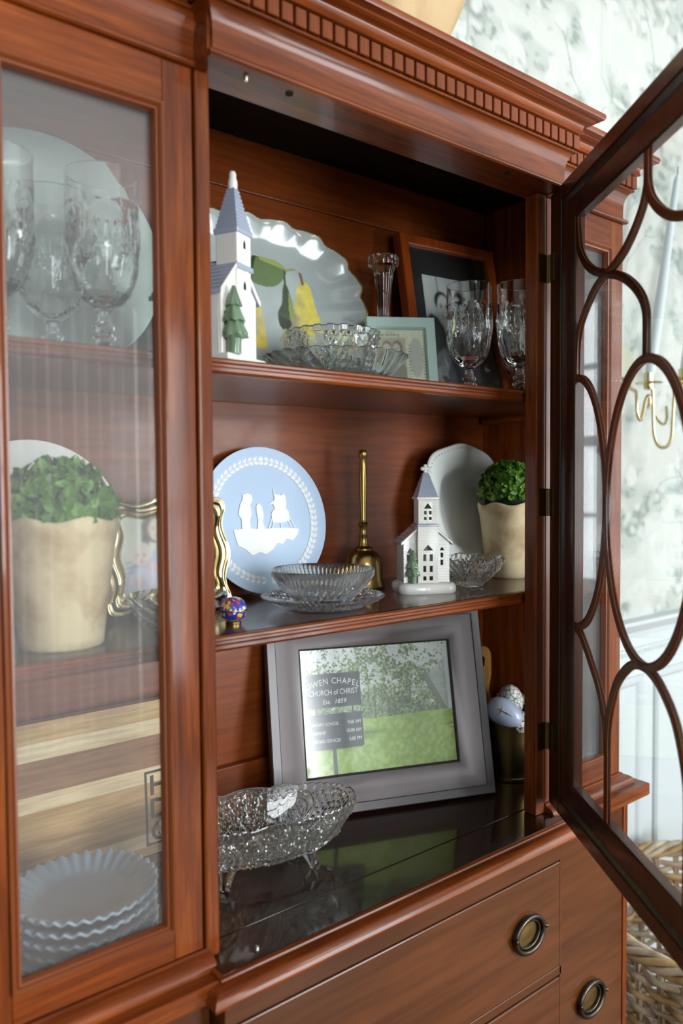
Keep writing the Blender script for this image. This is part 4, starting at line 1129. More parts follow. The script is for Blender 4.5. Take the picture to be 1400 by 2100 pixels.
# finer bowl profile
def fine_prof(p, lo, hi, n):
    out = []
    for i in range(len(p) - 1):
        out.append(p[i])
        if lo <= i < hi:
            for k in range(1, n):
                t = k / n; out.append((p[i][0] * (1 - t) + p[i + 1][0] * t, p[i][1] * (1 - t) + p[i + 1][1] * t))
    out.append(p[-1]); return out
def gob_mesh():
    prof = fine_prof(GOB, 18, 27, 4)
    def mod(th, i, r_, z):
        ii = 20 if (18 <= i <= 18 + 9 * 4) else (10 if 6 <= i <= 16 else 0)
        return gob_cut(th, ii, r_, z)
    return MB().lathe(prof, 150, mod=mod)
g0 = thing('crystal_goblet', 'cut crystal goblet in front of the black and white photograph', 'goblet', (0.942, 0.850, ZS1), 0.3, 'cut crystal goblets')
gob_mesh().build('goblet_glass', M['glass'], g0, 22)
copy_tree(g0, (1.000, 0.795, ZS1), 1.1, 'cut crystal goblet nearest the right post, partly behind it')
for (x, y, lb) in ((0.325, 0.812, 'rightmost and nearest crystal goblet behind the left door'),
                   (0.300, 0.900, 'crystal goblet behind the others in the left bay, against the charger'),
                   (0.218, 0.822, 'leftmost crystal goblet behind the left door, cut by the picture edge'),
                   (1.085, 0.82, 'left one of two goblets seen dimly through the right side door'),
                   (1.135, 0.90, 'right one of two goblets seen dimly through the right side door')):
    c = copy_tree(g0, (x, y, ZS1), random.uniform(0, 3), lb)
    if x < 0.4: c.scale = (1.06, 1.06, 1.09)
# candlestick
CS = [(0, 0), (0.034, 0), (0.036, 0.002), (0.034, 0.005), (0.018, 0.010), (0.0125, 0.016), (0.0105, 0.030), (0.0098, 0.06), (0.0095, 0.10), (0.0100, 0.14), (0.0115, 0.165), (0.0140, 0.190), (0.0165, 0.208), (0.0195, 0.2145), (0.0240, 0.217), (0.0252, 0.222),
      (0.0252, 0.229), (0.0235, 0.2325), (0.0180, 0.2330), (0.0135, 0.2310), (0.0120, 0.205), (0, 0.203)]
c = thing('candlestick', 'tall faceted crystal candlestick behind the mint picture frame', 'candlestick', (0.868, 0.972, ZS1))
def cs_mod(th, i, r_, z):
    if 4 <= i <= 17: return r_ * (1 + 0.05 * (abs(math.cos(5 * th)) - 0.5)), z
    return r_, z
MB().lathe(CS, 60, mod=cs_mod).build('candlestick_glass', M['glass'], c, 25)
# scalloped under-plate and diamond bowl on the top shelf
u_ = thing('crystal_plate', 'fluted scalloped crystal plate at the front edge of the top shelf', 'plate', (0.690, 0.876, ZS1 + 0.0003))
UP = fine_prof([(0, 0), (0.062, 0), (0.066, 0.001), (0.082, 0.014), (0.094, 0.026), (0.1015, 0.0335), (0.1030, 0.0350), (0.1010, 0.0362), (0.0985, 0.0345), (0.090, 0.0262), (0.078, 0.0145), (0.063, 0.0042), (0, 0.0036)], 2, 6, 3)
def up_mod(th, i, r_, z):
    e = max(0, min(1, (r_ - 0.064) / 0.03)); w = abs(math.cos(14 * (th + z * 7)))
    return r_ * (1 + e * (0.045 * w - 0.025)), z + 0.002 * e * w
MB().lathe(UP, 224, mod=up_mod).build('plate_glass', M['cut'], u_, 40)
d_ = thing('crystal_bowl', 'diamond-cut crystal bowl standing on the fluted plate, top shelf', 'bowl', (0.684, 0.874, ZS1 + 0.0042))
DB = fine_prof([(0, 0), (0.040, 0), (0.044, 0.002), (0.052, 0.020), (0.059, 0.040), (0.0640, 0.055), (0.0665, 0.0600), (0.0672, 0.0660), (0.0655, 0.0675), (0.0640, 0.0655), (0.0600, 0.052), (0.054, 0.034), (0.046, 0.014), (0.040, 0.006), (0, 0.0055)], 2, 6, 8)
def db_mod(th, i, r_, z):
    if 2 <= i <= 31 and z > 0.002:
        k = z / 0.0085
        a = max(tri(40 * th + PI * k), tri(40 * th - PI * k))
        big = tri(6 * th)
        r_ += 0.0020 * ((1 - a) * 1.6 if big > 0.35 else 0.8 * (1 - tri(12 * th + PI * k * 0.7)))
    if z > 0.0585: z += 0.0006 * (1 if math.cos(22 * th) > 0 else -1); r_ += 0.0004 * (1 if math.cos(22 * th) > 0 else 0)
    return r_, z
MB().lathe(DB, 480, mod=db_mod).build('bowl_glass', M['cut'], d_, 18)
# ribbed bowl on ribbed plate, middle shelf
u_ = thing('crystal_plate', 'round ribbed crystal plate lying under the ribbed bowl on the middle shelf', 'plate', (0.652, 0.860, ZS2 + 0.0003))
RP = fine_prof([(0, 0), (0.052, 0), (0.056, 0.0012), (0.072, 0.0082), (0.0835, 0.0138), (0.0862, 0.0150), (0.0868, 0.0164), (0.0850, 0.0172), (0.0825, 0.0160), (0.070, 0.0108), (0.056, 0.0046), (0.050, 0.0036), (0, 0.0036)], 2, 4, 5)
def rp_mod(th, i, r_, z):
    if 0.057 < r_ < 0.083 and i < 15:
        r_ += 0.0010 * max(tri(60 * th + 500 * r_), tri(60 * th - 500 * r_)) ; z -= 0.0008 * max(tri(60 * th + 500 * r_), tri(60 * th - 500 * r_))
    elif 0.055 < r_ < 0.083:
        z += 0.0016 * abs(math.cos(36 * th))
    return r_, z
MB().lathe(RP, 360, mod=rp_mod).build('plate_glass', M['cut'], u_, 22)
d_ = thing('crystal_bowl', 'ribbed crystal bowl standing on a ribbed plate in front of the blue plate', 'bowl', (0.650, 0.857, ZS2 + 0.0042))
RB = fine_prof([(0, 0), (0.036, 0), (0.038, 0.002), (0.038, 0.0045), (0.046, 0.013), (0.0545, 0.0205), (0.0590, 0.0245), (0.0700, 0.0415), (0.0725, 0.0462), (0.0728, 0.0490), (0.0710, 0.0500), (0.0695, 0.0485), (0.0660, 0.0410), (0.0560, 0.0255), (0.044, 0.0140), (0.034, 0.0085), (0, 0.0075)], 3, 7, 6)
def rb_mod(th, i, r_, z):
    if z < 0.0245 and 4 <= i <= 26 and r_ > 0.039:
        r_ += 0.0014 * (1 - max(tri(34 * th + 420 * z), tri(34 * th - 420 * z))) * 1.6
    elif z < 0.0425 and 4 <= i <= 30:
        r_ += 0.0016 * abs(math.cos(36 * th))
    elif i > 34 and 0.024 < z < 0.044:
        r_ -= 0.0016 * abs(math.cos(36 * th))
    return r_, z
MB().lathe(RB, 432, mod=rb_mod).build('bowl_glass', M['cut'], d_, 22)
# small pinwheel bowl
d_ = thing('crystal_bowl', 'small starburst-cut crystal bowl between white church and potted topiary', 'bowl', (0.966, 0.872, ZS2 + 0.0003)); d_.scale = (1.1, 1.1, 1.06)
SB = fine_prof([(0, 0), (0.019, 0), (0.021, 0.001), (0.022, 0.004), (0.0300, 0.0105), (0.0400, 0.0205), (0.0470, 0.0320), (0.0505, 0.0425), (0.0510, 0.0445), (0.0490, 0.0450), (0.0470, 0.0400), (0.0430, 0.0300), (0.036, 0.0200), (0.026, 0.0120), (0, 0.0090)], 3, 7, 7)
def sb_mod(th, i, r_, z):
    if 4 <= i <= 31:
        k = (z - 0.004) / 0.038
        v_ = tri(6 * th + 2.6 * k) ; w_ = tri(6 * th - 2.6 * k)
        r_ += 0.0024 * (1 - max(v_, w_)) * 1.4 - 0.0012 * (abs(math.cos(18 * th + 7 * k)) ** 3) + 0.0008 * tri(48 * th + 30 * k) * tri(48 * th - 30 * k)
    if z > 0.041: z += 0.0032 * abs(math.cos(6 * th)) + 0.0014 * abs(math.cos(24 * th)) - 0.002
    return r_, z
MB().lathe(SB, 384, mod=sb_mod).build('bowl_glass', M['cut'], d_, 18)
# small bowl behind the left stile
d_ = thing('glass_bowl', 'small plain swirled glass bowl behind the left post, before the gold frame', 'bowl', (0.416, 0.832, ZS2 + 0.0003))
GB = [(0, 0), (0.026, 0), (0.028, 0.001), (0.038, 0.008), (0.049, 0.021), (0.0555, 0.034), (0.0580, 0.0400), (0.0588, 0.0425), (0.0572, 0.0432), (0.0552, 0.0405), (0.0520, 0.033), (0.046, 0.0225), (0.036, 0.0115), (0.026, 0.0055), (0, 0.0050)]
MB().lathe(fine_prof(GB, 2, 7, 3), 120, mod=lambda th, i, r_, z: (r_ + (0.0012 * math.cos(12 * (th + z * 30)) if 3 <= i <= 17 else 0), z)).build('bowl_glass', M['glass'], d_, 40)

# footed oval cut-glass bowl on the deck
fb = thing('footed_crystal_bowl', 'large oval footed cut-glass bowl with scalloped rim on the cabinet floor', 'bowl', (0.556, 0.874, ZD + 0.0003), R(-13))
AX, AY = 0.137, 0.064
def rim_h(th):
    """scalloped rim: four broad lobes with a smooth arch between, small teeth elsewhere"""
    lobe = abs(math.cos(2 * th))
    big = max(0, 1 - ((((th + PI / 4) % (PI / 2)) - PI / 4) / 0.24) ** 2)
    teeth = 0.0022 * abs(math.cos(30 * th)) * (0 if big > 0 else 1)
    return 0.0045 * big + teeth - 0.001
def footed(n=480):
    outer = [(0.0, 0.022), (0.55, 0.0215), (0.66, 0.0225)]
    for i in range(27):
        t = i / 26; outer.append((0.68 + 0.30 * t ** 0.8, 0.0235 + 0.0480 * t ** 1.1))
    outer += [(0.990, 0.0745), (1.0, 0.0790), (0.992, 0.0806), (0.975, 0.0790), (0.962, 0.0745)]
    inner = [(0.955, 0.0700), (0.90, 0.0590), (0.83, 0.0450), (0.75, 0.0330), (0.66, 0.0275), (0.3, 0.0260), (0, 0.0260)]
    prof = outer + inner; m = len(prof); no = 3 + 27
    vs = []; fs = []
    for j in range(n):
        th = 2 * PI * j / n; c, s_ = math.cos(th), math.sin(th)
        q = (abs(c) ** 2.3 + abs(s_) ** 2.3) ** (-1 / 2.3)
        # arclength-like angle for an even pattern
        ph = math.atan2(s_ * AY ** 0.5, c * AX ** 0.5)
        for i, (k, z) in enumerate(prof):
            dr = 0.0
            if 3 <= i < no:
                t = (i - 3) / 26
                sec = ((ph + PI / 8) % (PI / 4)) / (PI / 4) * 2 - 1          # -1..1 in each of 8 panels
                odd = int((ph + PI / 8) // (PI / 4)) % 2
                if odd:                          # oval medallion with beads
                    d = math.hypot(sec / 0.55, (t - 0.5) / 0.42)
                    dr = 0.0022 * math.exp(-((d - 1) / 0.10) ** 2) + 0.0016 * math.exp(-((d - 0.62) / 0.08) ** 2)
                    if d < 0.55: dr += 0.0012 * max(0, math.cos(sec * 38) * math.cos(t * 44))
                    if d > 1.1: dr += 0.0012 * max(0, math.cos(sec * 22) * math.cos(t * 30))
                else:                            # fan of ribs with flower panels
                    a = math.atan2(sec, t + 0.12)
                    rr = math.hypot(sec, t + 0.12)
                    dr = 0.0022 * abs(math.cos(a * 5.5)) ** 7
                    if rr < 0.55: dr += 0.0011 * abs(math.cos(rr * 55))
                    else: dr += 0.0014 * max(0, math.cos(a * 26) * math.cos(rr * 34))
            dr *= 1.7
            hz = rim_h(th) * max(0, min(1, (k - 0.93) / 0.05)) if 3 <= i < m - 6 else 0
            vs.append((AX * c * q * k + c * dr, AY * s_ * q * (k if k < 0.66 else 0.66 + (k - 0.66) * 1.0) + s_ * dr, z + hz))
    for j in range(n):
        a, b = j * m, ((j + 1) % n) * m
        for i in range(m - 1): fs.append((a + i, b + i, b + i + 1, a + i + 1))
    return MB().add(vs, fs)
footed().build('bowl_glass', M['cut'], fb, 20)
for sx_ in (-1, 1):
    for sy_ in (-1, 1):
        m = MB()
        x0, y0 = sx_ * 0.056, sy_ * 0.030
        pts = [(x0, y0, 0.0262), (x0 + sx_ * 0.002, y0 + sy_ * 0.001, 0.020), (x0 + sx_ * 0.004, y0 + sy_ * 0.003, 0.012), (x0 + sx_ * 0.006, y0 + sy_ * 0.005, 0.005), (x0 + sx_ * 0.009, y0 + sy_ * 0.008, 0.0024), (x0 + sx_ * 0.011, y0 + sy_ * 0.010, 0.0022)]
        m.tube(pts, [0.0120, 0.0112, 0.0084, 0.0070, 0.0080, 0.0030], 14)
        o = m.build('foot', M['glass'], fb, 60)

# ---- frames -----------------------------------------------------------------------
# big grey frame with the lawn photograph
BW_, BH_ = 0.371, 0.309
bf = lean_thing('picture_frame', 'big pewter-grey frame holding a photograph of a lawn and a sign', 'picture frame', 0.8105, 0.8965, ZD, R(-21), R(12.4), 0.022)
picture_frame(bf, BW_, BH_, [(0, -0.022), (0, 0.0), (0.0015, 0.0015), (0.0135, 0.0015), (0.0142, 0.0009), (0.0142, -0.0005)], M['grey_edge'], 'frame_edge')
picture_frame(bf, BW_, BH_, [(0.0148, -0.02), (0.0148, -0.0002), (0.030, -0.0022), (0.0535, -0.0095), (0.0545, -0.0105), (0.0545, -0.02)], M['grey_frame'], 'frame')
picture_frame(bf, BW_, BH_, [(0.0141, -0.012), (0.0141, -0.0004), (0.0149, -0.0004), (0.0149, -0.012)], M['black'], 'frame_groove')
picture_frame(bf, BW_, BH_, [(0.0544, -0.018), (0.0544, -0.0098), (0.0566, -0.0108), (0.0566, -0.018)], M['black'], 'frame_lip')
backing(bf, BW_, BH_, 0.0165, 0.005)
def paint_lawn(w, h):
    a = canvas(w, h, c3(236, 240, 240)); u, v = uv(a)
    n1 = fnoise(h, w, 8); n2 = fnoise(h, w, 2.6); n3 = fnoise(h, w, 1.1)
    hz = 0.585 + 0.01 * np.sin(u * 5)
    tree = np.clip((n1 * 0.45 + n2 * 0.35 + n3 * 0.30 + (v - 0.25) * 0.85 - 0.29 - 0.30 * np.clip((0.16 - u) * 5, 0, 1)) * 6, 0, 1) * (v < hz)
    tc_ = c3(112, 130, 96)[None, None] * (1 - n2[..., None]) + c3(168, 190, 138)[None, None] * n2[..., None]
    a[:] = a * (1 - tree[..., None]) + tc_ * tree[..., None]
    d = np.clip((n3 * 0.6 + n2 * 0.4 - 0.60) * 6, 0, 1) * tree
    put(a, d, c3(58, 70, 54), 0.75)
    d = np.clip((fnoise(h, w, 1.5) - 0.68) * 6, 0, 1) * (v < hz) * np.clip(1.2 - v * 1.7, 0, 1)
    put(a, d, c3(232, 238, 236), 0.9)
    put(a, ((v > 0.44) & (v < hz)) * np.clip((n1 - 0.35) * 2, 0, 0.8) * (u > 0.5), c3(112, 118, 108), 0.8)
    for x0, tl in ((0.47, 0.012), (0.515, 0.008), (0.43, 0.006), (0.60, 0.006)):
        put(a, (np.abs(u - x0 - 0.03 * (0.58 - v)) < tl * 0.5) & (v > 0.33) & (v < hz), c3(112, 116, 108), 0.8)
    # white building with a dark tree line at the right
    poly(a, [(0.82, 0.29), (0.985, 0.12), (1.0, 0.12), (1.0, 0.585), (0.95, 0.585), (0.83, 0.34)], c3(196, 204, 204), 0.75)
    poly(a, [(0.955, 0.05), (1, 0.02), (1, 0.585), (0.965, 0.585)], c3(240, 244, 244), 0.85)
    poly(a, [(0.79, 0.27), (0.83, 0.25), (0.955, 0.57), (0.925, 0.585)], c3(128, 134, 130), 0.8)
    g = v >= hz
    gc = (c3(156, 184, 92)[None, None] * (1 - n2[..., None]) + c3(184, 208, 124)[None, None] * n2[..., None])
    gc = gc * (0.94 + 0.12 * fnoise(h, w, 6)[..., None])
    a[g] = gc[g]
    for cx_, cy_, rx_, ry_ in ((0.42, 0.70, 0.13, 0.02), (0.36, 0.735, 0.10, 0.018), (0.97, 0.695, 0.05, 0.007), (0.985, 0.73, 0.035, 0.006), (0.22, 0.80, 0.12, 0.012)):
        put(a, np.exp(-(((u - cx_) / rx_) ** 2 + ((v - cy_) / ry_) ** 2)) * (v >= hz), c3(88, 118, 62), 0.75)
    sg_ = c3(62, 66, 76)
    poly(a, [(0.035, 0.205), (0.385, 0.205), (0.385, 0.475), (0.035, 0.475)], sg_, 1)
    poly(a, [(0.035, 0.525), (0.385, 0.525), (0.385, 0.790), (0.37, 0.80), (0.05, 0.80), (0.035, 0.79)], sg_, 1)
    poly(a, [(0.182, 0.80), (0.205, 0.80), (0.205, 1.0), (0.182, 1.0)], c3(72, 78, 90), 1)
    poly(a, [(0.09, 0.475), (0.10, 0.475), (0.10, 0.525), (0.09, 0.525)], sg_); poly(a, [(0.32, 0.475), (0.33, 0.475), (0.33, 0.525), (0.32, 0.525)], sg_)
    return a
PW, PH = 0.2635, 0.1965
PZ = (BH_ - PH) / 2 + 0.001
ph = print_obj('photograph', paint_lawn(330, 246), PW, PH, M['print'], bf, (0, 0.0155, PZ))
tm = MB()
def sgn_fn(cx_, cz_):
    return lambda x, y, z: (cx_ + x, -0.0003 - z * 0.3, cz_ + y)
SX = -PW / 2 + 0.21 * PW
word = 'OWEN CHAPEL'
R_ = 0.16
adv = {'O': 0.0105, 'W': 0.0135, 'E': 0.0082, 'N': 0.0105, ' ': 0.0060, 'C': 0.0095, 'H': 0.0105, 'A': 0.0100, 'P': 0.0082, 'L': 0.0078}
tot = sum(adv[c_] for c_ in word); xx = -tot / 2
for ch in word:
    w_ = adv[ch]; cxx = xx + w_ / 2; xx += w_
    if ch == ' ': continue
    an = -cxx / R_ * 0.9
    zz = PH * (1 - 0.285) - (cxx ** 2) / (2 * R_) * 1.1
    ca, sa = math.cos(an), math.sin(an)
    text_mesh(tm, ch, 0.0135, lambda x, y, z, cxx=cxx, zz=zz, ca=ca, sa=sa: (SX + (cxx + x * ca - y * sa) * 0.86, -0.0003 - z * 0.3, zz + x * sa + y * ca), depth=0.0003)
text_mesh(tm, 'CHURCH of CHRIST', 0.0122, sgn_fn(SX, PH * (1 - 0.375)), xscale=0.76)
text_mesh(tm, 'Est.  1859', 0.0100, sgn_fn(SX, PH * (1 - 0.445)), shear=0.25)
for i, (l, t_) in enumerate((('SUNDAY SCHOOL', '9:00 AM'), ('WORSHIP', '10:00 AM'), ('EVENING SERVICES', '5:00 PM'))):
    zz = PH * (1 - 0.615 - 0.066 * i)
    text_mesh(tm, l, 0.0072, sgn_fn(-PW / 2 + 0.05 * PW, zz), align='LEFT', xscale=0.80)
    text_mesh(tm, t_, 0.0078, sgn_fn(-PW / 2 + 0.372 * PW, zz), align='RIGHT', xscale=0.85)
lt = tm.build('sign_lettering', M['text_white'], bf); lt.location = (0, 0.0155, PZ)
glass_sheet(bf, PW + 0.004, PH + 0.004, 0.0128, PZ - 0.002, mat=pane_mat('photo_glass', (0.98, 0.99, 0.985, 1), 0.0, 0.06, 0.16))

# mint frame
mf = lean_thing('picture_frame', 'small mint green frame with a portrait of a couple', 'picture frame', 0.8510, 0.904, ZS1, R(-31), R(14), 0.014)
mf.scale = (1.1, 1.1, 1.22)
w_, h_ = 0.102, 0.104
picture_frame(mf, w_, h_, [(0, -0.014), (0, 0.0), (0.001, 0.001), (0.0135, 0.001), (0.0145, -0.0005), (0.0150, -0.0050), (0.0150, -0.014)], M['mint'])
backing(mf, w_, h_, 0.0095, 0.004, 0.003)
def paint_couple(w, h):
    a = canvas(w, h, c3(214, 212, 184)); u, v = uv(a)
    poly(a, [(0.06, 0.16), (0.60, 0.16), (0.60, 0.92), (0.06, 0.92)], c3(172, 166, 146))
    a *= 0.94 + 0.12 * fnoise(h, w, 3)[..., None]
    ell(a, 0.225, 0.325, 0.098, 0.105, c3(118, 108, 92)); ell(a, 0.215, 0.395, 0.088, 0.125, c3(200, 190, 166))
    ell(a, 0.43, 0.345, 0.105, 0.13, c3(104, 94, 80)); poly(a, [(0.45, 0.33), (0.535, 0.36), (0.57, 0.70), (0.46, 0.60)], c3(104, 94, 80)); ell(a, 0.410, 0.385, 0.080, 0.118, c3(198, 188, 164))
    poly(a, [(0.24, 0.62), (0.36, 0.50), (0.50, 0.54), (0.60, 0.72), (0.60, 0.92), (0.18, 0.92)], c3(112, 106, 92)); poly(a, [(0.06, 0.60), (0.20, 0.55), (0.26, 0.66), (0.22, 0.92), (0.06, 0.92)], c3(142, 134, 114))
    for cx_, cy_ in ((0.19, 0.385), (0.245, 0.385), (0.39, 0.36), (0.44, 0.36)): ell(a, cx_, cy_, 0.012, 0.008, c3(104, 94, 82))
    ell(a, 0.22, 0.45, 0.035, 0.02, c3(238, 234, 220)); ell(a, 0.415, 0.425, 0.03, 0.013, c3(236, 232, 218)); ell(a, 0.22, 0.466, 0.028, 0.008, c3(150, 124, 106))
    ell(a, 0.205, 0.41, 0.012, 0.024, c3(178, 168, 144)); ell(a, 0.415, 0.39, 0.010, 0.022, c3(176, 166, 142))
    ell(a, 0.80, 0.52, 0.145, 0.36, c3(176, 178, 170))
    return a
print_obj('photograph', soften(paint_couple(150, 150), 1.5), 0.074, 0.076, M['print'], mf, (0, 0.0085, 0.014))
tm = MB(); text_mesh(tm, 'Our wedding', 0.0062, lambda x, y, z: (-0.018 + x, -0.0002, 0.080 + y), depth=0.0002)
for zc in range(11):
    tm.box(0.0110, 0.0128 + 0.0014 * (zc % 3), -0.0003, -0.0001, 0.022 + zc * 0.0045, 0.0229 + zc * 0.0045)
    tm.box(0.0335 - 0.0014 * (zc % 2), 0.0350, -0.0003, -0.0001, 0.022 + zc * 0.0045, 0.0229 + zc * 0.0045)
o = tm.build('print_lettering', M['text_gray'], mf); o.location = (0, 0.0085, 0.0)
glass_sheet(mf, 0.076, 0.078, 0.0055, 0.013, mat=M['pane'])

# dark frame with black and white photograph
df = lean_thing('picture_frame', 'tall orange-brown frame with a dark mount and black and white couple photograph', 'picture frame', 1.035, 0.937, ZS1, R(-5), R(10.4), 0.018)
w_, h_ = 0.222, 0.294
picture_frame(df, w_, h_, [(0, -0.018), (0, 0.0), (0.001, 0.001), (0.0165, 0.001), (0.018, 0.0), (0.018, -0.018)], M['teak'])
backing(df, w_, h_, 0.0115, 0.005)
MB().box(-w_ / 2 + 0.017, w_ / 2 - 0.017, 0.0095, 0.0110, 0.017, h_ - 0.017).build('mount', M['mat_black'], df)
def paint_bw(w, h):
    a = canvas(w, h, c3(188, 188, 188)); u, v = uv(a)
    a *= 0.92 + 0.14 * fnoise(h, w, 8)[..., None]
    poly(a, [(0.28, 0.0), (0.30, 0.0), (0.31, 0.2), (0.29, 0.2)], c3(90, 90, 90)); poly(a, [(0.76, 0), (0.775, 0), (0.79, 0.18), (0.77, 0.18)], c3(96, 96, 96))
    poly(a, [(0.0, 0.42), (0.10, 0.37), (0.22, 0.40), (0.34, 0.50), (0.46, 0.66), (0.62, 0.80), (0.66, 1.0), (0.0, 1.0)], c3(44, 44, 50))
    poly(a, [(0.52, 0.62), (0.70, 0.46), (0.90, 0.55), (1.0, 0.70), (1.0, 1.0), (0.55, 1.0)], c3(66, 66, 70))
    ell(a, 0.35, 0.245, 0.150, 0.100, c3(30, 30, 30)); ell(a, 0.375, 0.315, 0.130, 0.138, c3(206, 206, 204))
    ell(a, 0.68, 0.250, 0.145, 0.105, c3(36, 36, 36)); ell(a, 0.64, 0.32, 0.122, 0.132, c3(214, 214, 212))
    poly(a, [(0.78, 0.25), (0.88, 0.32), (0.90, 0.55), (0.78, 0.52), (0.76, 0.36)], c3(40, 40, 40))
    for cx_ in (0.33, 0.43, 0.60, 0.69): ell(a, cx_, 0.295, 0.022, 0.010, c3(50, 50, 50)); ell(a, cx_, 0.275, 0.03, 0.005, c3(70, 70, 70))
    for cx_ in (0.385, 0.645): ell(a, cx_, 0.33, 0.015, 0.022, c3(172, 172, 170)); ell(a, cx_, 0.375, 0.055, 0.024, c3(120, 110, 108)); ell(a, cx_, 0.370, 0.045, 0.014, c3(240, 240, 238))
    poly(a, [(0.10, 0.78), (0.30, 0.68), (0.42, 0.80), (0.30, 0.95), (0.12, 0.98)], c3(120, 120, 122), 0.6)
    poly(a, [(0.34, 0.52), (0.42, 0.50), (0.52, 0.70), (0.46, 0.74)], c3(190, 190, 190))
    return a
print_obj('photograph', soften(paint_bw(150, 214), 1.8), 0.112, 0.190, M['print'], df, (-0.008, 0.0090, 0.038))
glass_sheet(df, w_ - 0.034, h_ - 0.034, 0.0045, 0.017)

# gold wavy frame
gf = lean_thing('picture_frame', 'champagne gold wavy frame behind the left post, with a mother and child photograph', 'picture frame', 0.456, 0.925, ZS2, R(-7), R(9), 0.014)
gw, gh = 0.166, 0.148
def wavy_loop(inset, n=240):
    out = []
    for j in range(n):
        t = j / n * 4; side = int(t); f = t - side
        wob = 0.0048 * math.sin(2 * PI * 2 * f + PI / 2) * (1 - 0.4 * inset / 0.02)
        x2, z2 = gw / 2 - inset, gh / 2 - inset
        cr = 0.012
        p = {0: (-x2 + 2 * x2 * f, -z2 - wob * (0 if f < 0.06 or f > 0.94 else 1)), 1: (x2 + wob * (0 if f < .06 or f > .94 else 1), -z2 + 2 * z2 * f),
             2: (x2 - 2 * x2 * f, z2 + wob * (0 if f < .06 or f > .94 else 1)), 3: (-x2 - wob * (0 if f < .06 or f > .94 else 1), z2 - 2 * z2 * f)}[side]
        out.append(p)
    # round the corners
    for _ in range(5):
        out = [((out[i - 1][0] + 2 * out[i][0] + out[(i + 1) % n][0]) / 4, (out[i - 1][1] + 2 * out[i][1] + out[(i + 1) % n][1]) / 4) for i in range(n)]
    return out
gp = [(0, -0.010, 0), (0, -0.002, 0), (0.0008, 0.0012, 0), (0.0025, 0.0018, 0), (0.0038, 0.0005, 0), (0.0048, 0.0004, 0), (0.0065, 0.0042, 0), (0.0095, 0.0058, 0), (0.0125, 0.0042, 0), (0.0140, 0.0004, 0), (0.0152, 0.0010, 0), (0.0170, 0.0022, 0), (0.0188, 0.0008, 0), (0.0195, -0.002, 0), (0.0195, -0.010, 0)]
gp = [(a * 1.2, b * 0.9 if b > -0.005 else b, c) for a, b, c in gp]
loops = [wavy_loop(p[0]) for p in gp]
n = len(loops[0]); vs = []; fs = []
for L2, p in zip(loops, gp): vs += [(x, -p[1], gh / 2 + z + 0.004) for x, z in L2]
for i in range(len(gp) - 1):
    for j in range(n): fs.append((i * n + j, i * n + (j + 1) % n, (i + 1) * n + (j + 1) % n, (i + 1) * n + j))
MB().add(vs, fs).build('frame', M['goldleaf'], gf, 50)
MB().box(-gw / 2 + 0.012, gw / 2 - 0.012, 0.0085, 0.0125, 0.014, gh - 0.008).build('backing', M['mat_black'], gf)
def paint_mother(w, h):
    a = canvas(w, h, c3(214, 212, 198)); u, v = uv(a)
    a *= 0.93 + 0.12 * fnoise(h, w, 4)[..., None] * (1 + 0 * u[..., None])
    put(a, np.abs(np.sin(v * 26)) < 0.12, c3(196, 192, 178), 0.7)
    put(a, np.exp(-(((u - 0.12) / 0.12) ** 2 + ((v - 0.05) / 0.07) ** 2)), c3(120, 136, 92), 0.8)
    ell(a, 0.72, 0.17, 0.125, 0.17, c3(104, 90, 88)); poly(a, [(0.60, 0.17), (0.66, 0.15), (0.66, 0.50), (0.58, 0.42)], c3(112, 96, 92)); ell(a, 0.745, 0.19, 0.085, 0.13, c3(226, 200, 188))
    poly(a, [(0.42, 0.66), (0.58, 0.46), (0.80, 0.40), (1.0, 0.46), (1.0, 1.0), (0.36, 1.0)], c3(184, 188, 214))
    for k in range(7): poly(a, [(0.40, 0.56 + 0.06 * k), (0.60, 0.50 + 0.06 * k), (0.60, 0.515 + 0.06 * k), (0.40, 0.575 + 0.06 * k)], c3(108, 116, 160), 0.8)
    poly(a, [(0.40, 0.98), (0.44, 0.70), (0.58, 0.60), (0.72, 0.68), (0.76, 0.98)], c3(214, 206, 222)); 
    ell(a, 0.56, 0.45, 0.125, 0.13, c3(222, 212, 196)); ell(a, 0.57, 0.49, 0.095, 0.105, c3(232, 202, 196))
    for cx_ in (0.535, 0.605): ell(a, cx_, 0.475, 0.014, 0.010, c3(84, 78, 86))
    ell(a, 0.575, 0.545, 0.022, 0.010, c3(196, 120, 122)); ell(a, 0.57, 0.51, 0.012, 0.012, c3(216, 176, 170))
    for cx_ in (0.715, 0.775): ell(a, cx_, 0.175, 0.012, 0.009, c3(80, 66, 64))
    ell(a, 0.745, 0.255, 0.025, 0.010, c3(190, 110, 110))
    ell(a, 0.54, 0.78, 0.06, 0.05, c3(228, 190, 196)); ell(a, 0.68, 0.62, 0.05, 0.06, c3(226, 190, 192))
    return np.roll(a, -int(w * 0.34), axis=1)
print_obj('photograph', soften(paint_mother(150, 130), 1.6), gw - 0.036, gh - 0.034, M['print'], gf, (0, 0.0075, 0.020))
glass_sheet(gf, gw - 0.034, gh - 0.032, 0.0045, 0.019)

